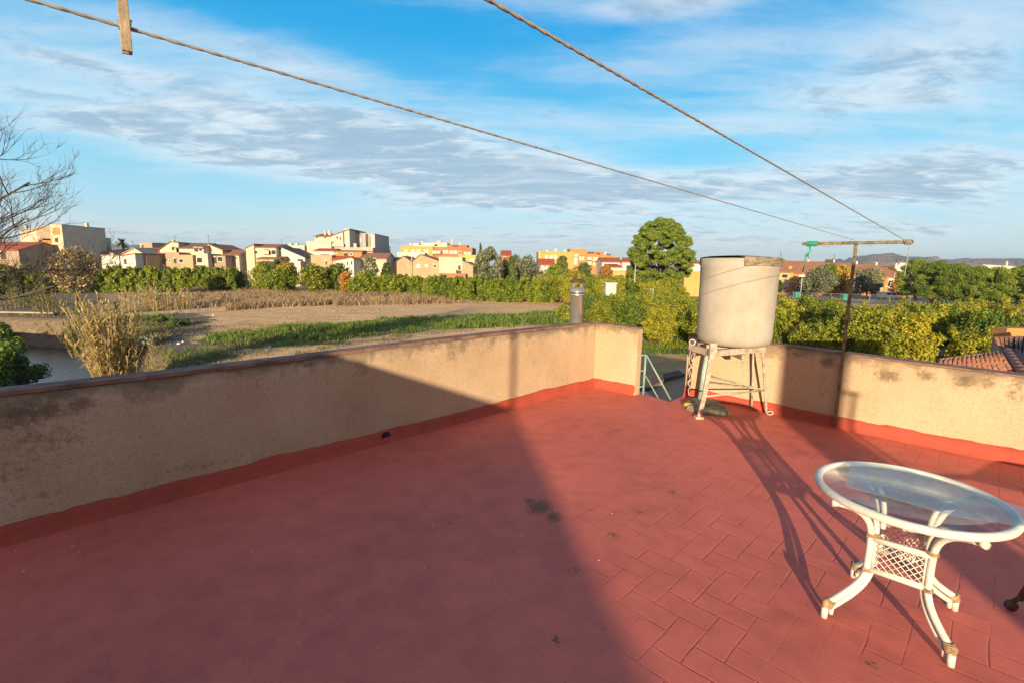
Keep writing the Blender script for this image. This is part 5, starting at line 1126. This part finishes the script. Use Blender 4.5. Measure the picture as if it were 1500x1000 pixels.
bld('village_house','pale pink walled house stepping down right of the apartment blocks',112,[(500,546,364,8,'pink',None,0),(488,530,369,6,'orange',('mb',(366,'terra')),-3)],wins=[('o',504,509,371,376,-3),('w',513,516,371,374,-3),('c',518,522,357,365,2),('d',524,546,368,369,0)])
bld('village_house','long low cream house with a red roof below the cream apartment block',108,[(460,488,368,7,'white',('gy',(365,'red')),2),(455,486,375,7,'tan',None,-1),(486,512,380,6,'brick',('gy',(375,'red')),-1)],wins=[('d',470,483,373,374.2,2),('o',477,479,383,388,-1),('w',490,493,369,372,2)])
bld('village_house','small bright white house with a row of windows',103,[(488,518,383,6,'white',('gx',(514,378,'terra',380)),0)],wins=[('w',495,497,385,389,0),('w',500,502,385,389,0),('w',508,510,384,389,0),('w',514,516,383,388,0),('w',508,511,392,395,0)])
bld('village_house','tan roofed house behind the loose brown tree',108,[(527,566,379,8,'cream',('gy',(371.5,'terra')),0)],wins=[('o',544,551,379,383,0),('d',530,553,395,399,-.5)])
bld('apartment_house','long orange apartment block with white penthouses, centre left',165,[(587,634,362,16,'yellow',None,0),(634,692,363.5,16,'brick',None,.5),(605,634,357.5,8,'white',None,4),(634,655,357,8,'cream',None,4),(655,684,360,8,'brick',None,4)],'apartment house',
  wins=[('cream',592,597,366,369,0),('s',603,607,366.5,370,0),('s',611,615,366.5,370,0),('s',622,627,367,371,0),('b',634,646,367,371.5,.5),('s',650,656,367.5,371,.5),('s',659,663,368,371.5,.5),('s',665,669,368,371.5,.5),('w',672,675,369,373,.5),('b',680,691,368,373,.5),('d',636,641,358.5,361,4),('s',648,653,358,361,4),('d',663,671,359,361.5,4),('c',661,663,350,360,8),('c',600,603,356,361,6),('c',617,620,354,358,6),('c',640,646,353,357,6),('d',613,617,357,359,3.9),('c',672,676,356,361,6)])
bld('barn','long tan gabled warehouse with a white left end, behind the dense row',112,[(565,581,382,8,'white',('gy',(377.5,'brown')),3),(581,603,384,10,'tan',('gx',(591,376,'brown',384)),0),(604,643,384,10,'tan',('gx',(616,373.5,'brown',383)),0)],'warehouse',
  wins=[('w',597,599,389,391,0),('s',610,615,388,392,0),('s',623,626,388,391,0),('w',635,639,388,392,0),('brown',602.4,604,376,402,-.2),('brown',581,602,388,388.6,0)])
bld('village_house','low white flat roofed house between the warehouse and the orange flats',131,[(582,622,371,8,'white',None,0)],wins=[('c',603,608,366,371,3)])
bld('village_house','blotchy cream walled house with a brick side right of the warehouse',108,[(643,677,378,8,'cream',None,1),(677,693,383,7,'tan',('m',(391,'flat')),0),(643,682,402,3,'brick',None,-2)],wins=[('w',671,675,389,396,1),('d',668,676,396,401,1)])
bld('village_house','lemon yellow house partly hidden by the big olive tree',122,[(672,712,375,9,'lemon',None,0)],wins=[('s',689,692,380,384,0),('white',693,705,378,384,0)])
bld('village_house','house with a low red roof between the dark trees and the orange flats',128,[(734,748,374,8,'brick',('gy',(368,'red')),0)],wins=[('o',738,741,377,380,0)])
bld('village_house','white walled house with a red hipped roof in front of the yellow flats',132,[(790,812,388,8,'white',('gy',(380,'red')),0)],wins=[('w',797,800,389.5,391,0)])
bld('apartment_house','long yellow and orange apartment block, right of the centre',150,[(789,841,370,14,'yellow',None,0),(841,901,374.5,14,'orange',None,.5),(835,860,366,8,'orange',None,4),(860,884,370,8,'brick',None,4)],'apartment house',
  wins=[('white',789,790.5,368,386,-.1),('s',799,802,375,379,0),('s',806,809,375,379,0),('s',812,815,375,379,0),('white',839,846,374,388,.5),('b',841,847,371,376,.5),('s',849,851,377,381,.5),('s',853,855,377,381,.5),('b',860,866,376,381,.5),('s',869,871,378,382,.5),('s',873,875,378,382,.5),('s',877,879,378,382,.5),('b',882,888,378,382,.5),('b',860,866,384,388,.5),('s',869,871,386,389,.5),('d',861,870,369.5,371.5,3.9),('d',874,879,371,373,3.9),('d',888,895,372.5,374,.3),('c',800,803,366,371,5),('c',812,816,365,371,5),('c',826,829,366,370,5),('c',885,888,369,375,5)])
bld('village_house','white house with two red roofs left of the tall pine',125,[(882,909,384,8,'white',('gy',(378.5,'red')),0),(911,928,384,8,'white',('gy',(378.5,'red')),0)],wins=[('c',908,911,378,384,2),('s',890,893,386,389,0),('s',899,902,386,389,0)])
bld('village_house','yellow house with lattice windows left of the tall pine',104,[(893,911,392,6,'white',('mb',(388,'red')),3),(898,916,398,6,'yellow',None,0),(915,928,399,6,'brick',None,.8)],wins=[('o',903,905,403,411,0),('o',907.5,909.5,403,411,0),('o',912,913.5,403,411,0),('o',920,922,403,410,.8)])
bld('village_house','white and yellow houses between the pine and the tank',118,[(1000,1026,386,8,'white',('gy',(381,'red')),0),(1003,1026,399,5,'yellow',None,-2)],wins=[('s',1012,1016,389,392,0)])
# terraced houses on the right
D0=134
rowx=[1118,1163,1200,1238,1268,1296,1326]; ey=[398.2,400.2,401.8,402.8,404.2,405.4]; ry=[381,383.5,384.5,386.5,388,389.5]
desc=['first from the left beside the tank','second from the left with a white garage front','behind the left olive tree','just right of the clothes post','behind the right olive tree','at the right end of the row with a hipped roof']
for i in range(6):
    x0,x1=rowx[i],rowx[i+1]; hp=(4,) if i==5 else ()
    w_=x1-x0; wins=[('s',x0+w_*.18,x0+w_*.42,ey[i]+3.5,ey[i]+10,0),('w',x0+w_*.60,x0+w_*.80,ey[i]+4,ey[i]+9,0),('b',x0+w_*.12,x0+w_*.50,ey[i]+6,ey[i]+13,0),('o',x0+w_*.12,x0+w_*.5,ey[i]+17,ey[i]+24,0),('s',x0+w_*.62,x0+w_*.82,ey[i]+17,ey[i]+22,0),('white',x0+.6,x1-.6,ey[i]+13.8,ey[i]+15,0)]
    r_=bld('terraced_house','orange terraced house, terracotta roof, '+desc[i],D0,[(x0+.1,x1-.1,ey[i],11,'orange' if i%2 else 'yellow',('gy',(ry[i],'terra')+hp),0)],'terraced house',wins)
    # dormer and chimneys
    m=MB(); a=at(x1-8,ey[i]-1,D0+1.2); c=at(x1-2.5,ey[i]-8,D0+1.2); m.box(a[0],c[0],D0+1.2,D0+4,a[2]-.4,c[2]); dm_=m.build('dormer',FW['yellow'],r_); m=MB(); m.box(a[0]-1.1,a[0]-.2,D0+2.0,D0+3.4,a[2]+.1,c[2]-.3); m.build('roof_light',M_opening,dm_)
    a=at(x0+w_*.55,ry[i]-1,D0+5.5); m=MB(); m.box(a[0]-.25,a[0]+.25,D0+5.3,D0+5.8,a[2]-1,a[2]+.5); cc=m.build('chimney',FW['white'],r_); m=MB(); m.tube([(a[0]+.05,D0+5.5,a[2]+.5),(a[0]+.05,D0+5.5,a[2]+2.1)],.07,6); m.build('chimney_pipe',M_opening,cc)
a=at(1214,384,D0+5); sd=thing('roof_solar_panel','dark panel mounted on the terraced house roof left of the post','solar panel',(a[0],D0+5,a[2]))
m=MB(); m.box(-1.0,.9,-.06,.06,-.6,.7); m.box(-.3,.2,-.04,.04,-1.1,-.602); m.build('panel',M_opening,sd); m=MB(); m.tube([(1.1,0,-1),(1.1,0,.9)],.12,6); m.build('bracket',M_opening,sd)
bld('village_house','white building behind the right end of the terraced roofs',165,[(1314,1346,391,10,'white',('gx',(1318,385,'flat',389)),0),(1336,1352,396,8,'white',None,-4)],wins=[('c',1340,1343,384,391,2),('w',1322,1334,392,393.2,0)])
bld('village_house','long low white building above the right pines, in front of the mountains',230,[(1436,1494,391.5,12,'white',('gx',(1440,388,'flat',391)),0)],wins=[('c',1473,1477,383,392,3)])
# street, fence, street furniture
mb=MB(); y0_,y1_=102,131
mb.add([(50,y0_,GZ+.03),(140,y0_-14,GZ+.03),(150,y1_,GZ+.03),(52,y1_,GZ+.03)],[(0,1,2,3)]); tag(mb.build('street',simple('asphalt',(.10,.095,.09),.9,.2,.6)),kind='structure')
gw=thing('garden_wall','long low reddish garden wall in front of the terraced houses','garden wall',(0,0,0)); mb=MB(); mb.box(at(1118,430,130)[0],at(1330,430,130)[0],129.6,129.9,GZ,GZ+1.3); mb.build('wall',FW['brick'],gw)
mf=simple('fence_metal',(.30,.31,.30),.5,.1,3,metal=.5)
fn=thing('wire_fence','long grey wire mesh fence between the orchard and the street','fence',(0,0,0))
fa=np.array([40.,99.]); fb=np.array([58.,66.]); 
def fence(root,a,b_,h_,step,mat):
    L_=np.linalg.norm(b_-a); n_=int(L_/step); 
    for i in range(n_+1):
        p=a+(b_-a)*i/n_; m=MB(); m.tube([(p[0],p[1],GZ),(p[0],p[1],GZ+h_)],.045,6); m.build('post',mat,root)
    m=MB(); d_=(b_-a)/L_
    for z in (.15,h_*.5,h_-.03): m.tube([(*a,GZ+z),(*b_,GZ+z)],.022,4)
    k=0.
    while k<L_-1:
        for s_ in (1,-1): m.tube([(*(a+d_*k),GZ+(.1 if s_==1 else h_-.05)),(*(a+d_*(k+1)),GZ+(h_-.05 if s_==1 else .1))],.012,3,False)
        k+=.5
    m.build('mesh_panel',mat,root)
fence(fn,np.array([50.,101.]),np.array([82.,92.]),2.0,3.2,mf)
fn2=thing('wire_fence','grey wire fence in front of the pine group at the right edge','fence',(0,0,0)); fence(fn2,np.array([70.,80.]),np.array([74.,60.]),2.0,3.,mf)
dk=thing('dark_hedge','low dark hedge in the shade under the pines','hedge',(0,0,0)); rng_=np.random.default_rng(8)
B=[(74+rng_.uniform(-1,1)+k*.9,84-k*.0+rng_.uniform(-.8,.8),.9,1.1,1.0,.9) for k in range(28)]; p,u=crown_pts(rng_,B,9000,.5); V,Fq=quads(p,.26*rng_.uniform(.6,1.4,9000),u,rng_,1.6,.5); npmesh('foliage',V,Fq,M_dgr,dk); dk.location=(0,0,GZ)
mb=MB(); mb.box(at(1360,440,97)[0],at(1560,440,97)[0],97,97.3,GZ,GZ+1.8); gw2=thing('boundary_wall','dark reddish boundary wall behind the pine trunks','boundary wall',(0,0,0)); mb.build('wall',FW['brown'],gw2)
def lamp_post(label,px,yt,yb,d,r=.07):
    a=at(px,yt,d); z0=GZ; t=thing('lamp_post',label,'lamp post',(a[0],d,z0)); m=MB(); m.tube([(0,0,0),(0,0,a[2]-z0)],[r*1.3,r*.8],8); m.build('pole',simple('grey_pole',(.45,.44,.40),.6,.1,3) if 'GP' not in globals() else GP,t)
    m=MB(); m.lathe([(.06,0),(.16,.03),(.20,.12),(.12,.2),(0,.22)],(0,0,a[2]-z0),12); m.build('lamp_head',mf,t); return t
GP=simple('grey_pole',(.45,.44,.40),.6,.1,3)
lamp_post('thin pale lamp post in front of the tall pine',931,388,416,80)
lamp_post('lamp post in the street left of the first olive tree',1176,398,428,115)
lamp_post('lamp post in front of the last terraced house',1311,400,428,112)
# white panel standing in the orchard, climbing frame beside the pine
a=at(887,433,62); c=at(903,416,62); t=thing('white_shed','small white shed wall among the orchard trees, right of the flue','shed',(a[0],62,0)); m=MB(); m.box(0,c[0]-a[0],0,1.6,GZ,c[2]); m.build('wall',FW['white'],t); m=MB(); m.box(-.12,c[0]-a[0]+.12,-.12,1.72,c[2]+.003,c[2]+.12); m.build('roof',FW['white'],t)
a=at(948,434,60); c=at(957,423,60); t=thing('metal_frame','pale metal frame standing among the trees under the tall pine','frame',(a[0],60,GZ)); w_=c[0]-a[0]; z1_=c[2]-GZ
m=MB(); m.tube([(0,0,0),(0,0,z1_),(w_,0,z1_),(w_,0,0)],.045,6); m.build('outer_frame',GP,t); m=MB(); m.tube([(w_*.5,0,0),(w_*.5,0,z1_)],.03,6); m.tube([(0,0,z1_*.7),(w_,0,z1_*.7)],.03,6); m.build('cross_bars',GP,t)
# bins, parked van, car
M_bin=simple('green_plastic',(.02,.22,.15),.5,.1,3); M_tyre=simple('rubber',(.03,.03,.03),.9,.1,5)
def binn(label,px,yb,d):
    a=at(px,yb,d); t=thing('waste_bin',label,'waste bin',(a[0],d,GZ+.03)); m=MB()
    m.add([(-.5,-.45,.15),(.5,-.45,.15),(.5,.45,.15),(-.5,.45,.15),(-.65,-.6,1.3),(.65,-.6,1.3),(.65,.6,1.3),(-.65,.6,1.3)],[(0,3,2,1),(4,5,6,7),(0,1,5,4),(1,2,6,5),(2,3,7,6),(3,0,4,7)]); m.build('body',M_bin,t)
    m=MB(); m.prismY([(-.7,1.303),(.7,1.303),(.6,1.45),(-.6,1.5)],-.65,.65); m.build('lid',M_bin,t)
    for x,y in ((-.45,-.4),(.45,-.4),(-.45,.4),(.45,.4)): m=MB(); m.tube([(x-.04,y,.1),(x+.04,y,.1)],.1,10); m.build('wheel',M_tyre,t)
binn('green waste bin in the street just left of the clothes post',1237,437,106); binn('green waste bin in front of the white garage, left',1167,430,114)
def van(label,px,d,col,name='parked_van',rz=0):
    a=at(px,430,d); t=thing(name,label,'van',(a[0],d,GZ+.03),rz); pm=simple('car_paint',col,.25,.03,2)
    m=MB(); m.prismY([(-2.1,.35),(2.1,.35),(2.15,.9),(1.55,1.05),(1.0,1.75),(-2.05,1.8),(-2.15,1.0)],-.85,.85); m.build('body',pm,t,bevel=.08)
    m=MB(); m.prismY([(1.45,1.08),(.95,1.66),(.25,1.68),(.25,1.08)],-.87,-.855); m.prismY([(.1,1.08),(.1,1.66),(-.9,1.68),(-.9,1.08)],-.87,-.855); m.build('side_window',M_glass,t)
    m=MB(); m.add([(1.58,-.7,1.08),(1.58,.7,1.08),(1.06,.7,1.7),(1.06,-.7,1.7)],[(0,1,2,3)]); m.build('windscreen',M_glass,t)
    for x in (-1.35,1.35):
        for y in (-.86,.86): m=MB(); m.tube([(x,y-.1,.33),(x,y+.1,.33)],.33,16); wh=m.build('wheel',M_tyre,t); m=MB(); m.tube([(x,y-.11,.33),(x,y+.11,.33)],.18,12); m.build('rim',mf,wh)
    for y in (-.6,.6): m=MB(); m.box(2.13,2.17,y-.15,y+.15,.75,.9); m.build('headlight',M_shut,t)
    return t
van('white van parked in the street right of the second olive tree',1301,114,(.7,.72,.75))
van('dark car parked beyond the left olive tree',1180,124,(.05,.05,.06),'parked_car')
# ------------------------------------------------------------------ tiled roof of the neighbour, lower right
M_nt=tilemat('old_barrel_tiles',(.34,.15,.09))
def tileroof(root,p00,p10,p11,p01,nc,name='tile_slope'):
    """corrugated slope: p00->p10 runs along the eave, p00->p01 goes up the slope"""
    p00,p10,p11,p01=map(np.array,(p00,p10,p11,p01)); nrm=np.cross(p10-p00,p01-p00); nrm=nrm/np.linalg.norm(nrm); nrm=nrm if nrm[2]>0 else -nrm
    L_=np.linalg.norm(p01-p00); rows=max(2,int(L_/.36)); U=nc*8; V=[];Fq=[]; rg=np.random.default_rng(3)
    jt=rg.uniform(-.012,.012,(rows+1,nc+1))
    for r in range(rows):
        for e in (0,1):
            for i in range(U+1):
                u=i/U; v=(r+e)/rows; p=p00*(1-u)*(1-v)+p10*u*(1-v)+p11*u*v+p01*(1-u)*v
                V.append(p+nrm*(.055*abs(math.sin(PI*u*nc))**.8+(.028 if e==0 else .0)+jt[r][min(i//8,nc)]))
    W=U+1
    for r in range(rows):
        b0=(2*r)*W
        for i in range(U):
            Fq.append((b0+i,b0+i+1,b0+W+i+1,b0+W+i))
            if r<rows-1: Fq.append((b0+W+i,b0+W+i+1,b0+2*W+i+1,b0+2*W+i))
    npmesh(name,V,Fq,M_nt,root)
nb=thing('tiled_house','neighbouring low house with old barrel tile roofs beyond the right parapet','house',(0,0,0))
# lower roof: near edge hidden by the parapet, ridge along the picture line 1380,527 -> 1472,516
qa=np.array(at(1376,528,10.6)); qb=np.array(at(1474,515,11.8)); na=np.array(at(1366,548,9.4)); nb_=np.array(at(1520,590,8.2))
na=na-(0,0,.15)
tileroof(nb,na,nb_,qb,qa,16)
ua=np.array(at(1457,494,12.4)); ub=np.array(at(1487,490,13.2)); uc=np.array(at(1560,520,11.6)); ud=np.array(at(1472,518,11.6)); ue=np.array(at(1530,560,9.6))
tileroof(nb,ud,ue,ub+(.9,0,-.02),ua,11)
tileroof(nb,ue,np.array(at(1640,560,10.4)),np.array(at(1600,494,13.6)),ub+(.9,0,-.02),9)
def ridge(pts,r=.085):
    m=MB(); pts=[np.array(p) for p in pts]
    for a_,b_ in zip(pts[:-1],pts[1:]):
        L_=np.linalg.norm(b_-a_); n_=max(1,int(L_/.38))
        for i in range(n_): m.tube([a_+(b_-a_)*i/n_,a_+(b_-a_)*(i+1.12)/n_],[r*1.12,r*.9],8)
    m.build('ridge_tiles',M_nt,nb)
m=MB(); 
m.tube([qa+(0,0,.0),qb+(0,0,.0)],.05,8); m.build('mortar_ridge',M_moss,nb)
for x0,y0,x1,y1 in ((1404,523,1409,541),(1438,520,1452,548),(1472,517,1502,560)):
    pass
ridge([ub+(.9,0,.05),ue+(0,0,.08)]); ridge([qb+(0,0,.03),nb_+(0,0,.1)])
m=MB()
m.prism([(qa[0]-.05,qa[1]+.05),(na[0],na[1]+.25),(nb_[0]+3,nb_[1]+.2),(nb_[0]+5,qb[1]+.5),(qb[0],qb[1]+.05)],GZ,min(na[2],nb_[2])-.25); m.build('wall',FW['tan'],nb)
m=MB(); m.add([(ua[0],ua[1],GZ),(ud[0],ud[1]+.05,GZ),(ud[0],ud[1]+.05,ud[2]-.05),(ua[0],ua[1],ua[2]-.05)],[(0,1,2,3)]); m.build('wall',FW['greyshade'],nb)
a=at(1474,490,14.5); c=at(1530,482,14.5); m=MB(); m.box(a[0],c[0]+3,14.5,14.9,GZ,c[2]); t=thing('orange_wall','orange rendered wall top beyond the tiled roof at the right edge','wall',(0,0,0)); m.build('wall',FW['orange'],t)
# ------------------------------------------------------------------ mountains and far land
def range_(name,prof,D,dep,mat,seed,base=GZ):
    """prof: picture points of the skyline, at distance D; a real relief with slopes in front and behind"""
    rg=np.random.default_rng(seed); P_=[at(x,y,D) for x,y in prof]; xs_=np.array([p[0] for p in P_]); zs_=np.array([p[2] for p in P_]); n=260; x=np.linspace(xs_[0],xs_[-1],n); z=np.interp(x,xs_,zs_)
    rows=34; V=np.zeros((rows,n,3)); 
    for r in range(rows):
        t=r/(rows-1)*2-1; f=max(0,1-abs(t))**.85; sc_=D*.02
        rid=(vn(x,np.full(n,t*dep*.5),dep*.13,seed)-.5)*1.1+(vn(x,np.full(n,t*dep*.6),dep*.05,seed+1)-.5)*.5
        edge=1-abs(t); V[r,:,0]=x*(1+.0*t); V[r,:,1]=D+t*dep+dep*.06*(vn(x,np.full(n,t*dep*2),dep*.15,seed+5)-.5); V[r,:,2]=base-5+(z-base+5)*np.clip(f+rid*edge*(1-edge)*2.2,0,1)
    a_,b_=np.meshgrid(np.arange(rows-1),np.arange(n-1),indexing='ij'); k=(a_*n+b_).ravel(); o=npmesh(name,V.reshape(-1,3),np.stack([k,k+1,k+n+1,k+n],-1),mat,None,False); tag(o,kind='structure'); return o
M_mt,nt,b=newmat('mountain_rock'); o=nt.nodes.new('ShaderNodeTexCoord').outputs['Object']; f=noise(nt,.012,8,.7,vec=o); g=noise(nt,.05,6,.7,vec=o)
nt.links.new(ramp(nt,mth(nt,'ADD',mth(nt,'MULTIPLY',f,.6),mth(nt,'MULTIPLY',g,.4)),[(.4,(.07,.075,.045)),(.52,(.20,.16,.12)),(.65,(.34,.27,.21))]),b.inputs['Base Color']); b.inputs['Roughness'].default_value=1; bump(nt,b,g,1,12)
range_('mountains',[(1150,392),(1225,387),(1258,377),(1285,372),(1304,371),(1311,374),(1340,377),(1372,380),(1395,380),(1413,377),(1428,379),(1460,379),(1478,380),(1500,379),(1560,376),(1620,380),(1700,390)],2600,520,M_mt,61)
range_('far_hills',[(-80,362),(20,362),(60,360),(130,357),(200,359),(260,362),(320,364),(400,372),(460,378)],3400,500,M_mt,62)

# ------------------------------------------------------------------ haze
hm=bpy.data.materials.new('haze_air'); hm.use_nodes=True; ht=hm.node_tree; ht.nodes.clear()
ho=ht.nodes.new('ShaderNodeOutputMaterial'); hv_=ht.nodes.new('ShaderNodeVolumePrincipled'); hv_.inputs['Color'].default_value=(.50,.70,.98,1); hv_.inputs['Density'].default_value=.00013; hv_.inputs['Anisotropy'].default_value=.2
ht.links.new(hv_.outputs[0],ho.inputs['Volume'])
mb=MB(); mb.box(-5000,5000,-700,5000,SW-2,170); hz_=mb.build('haze',hm); tag(hz_,'thin bluish air over the whole plain','haze',kind='stuff')
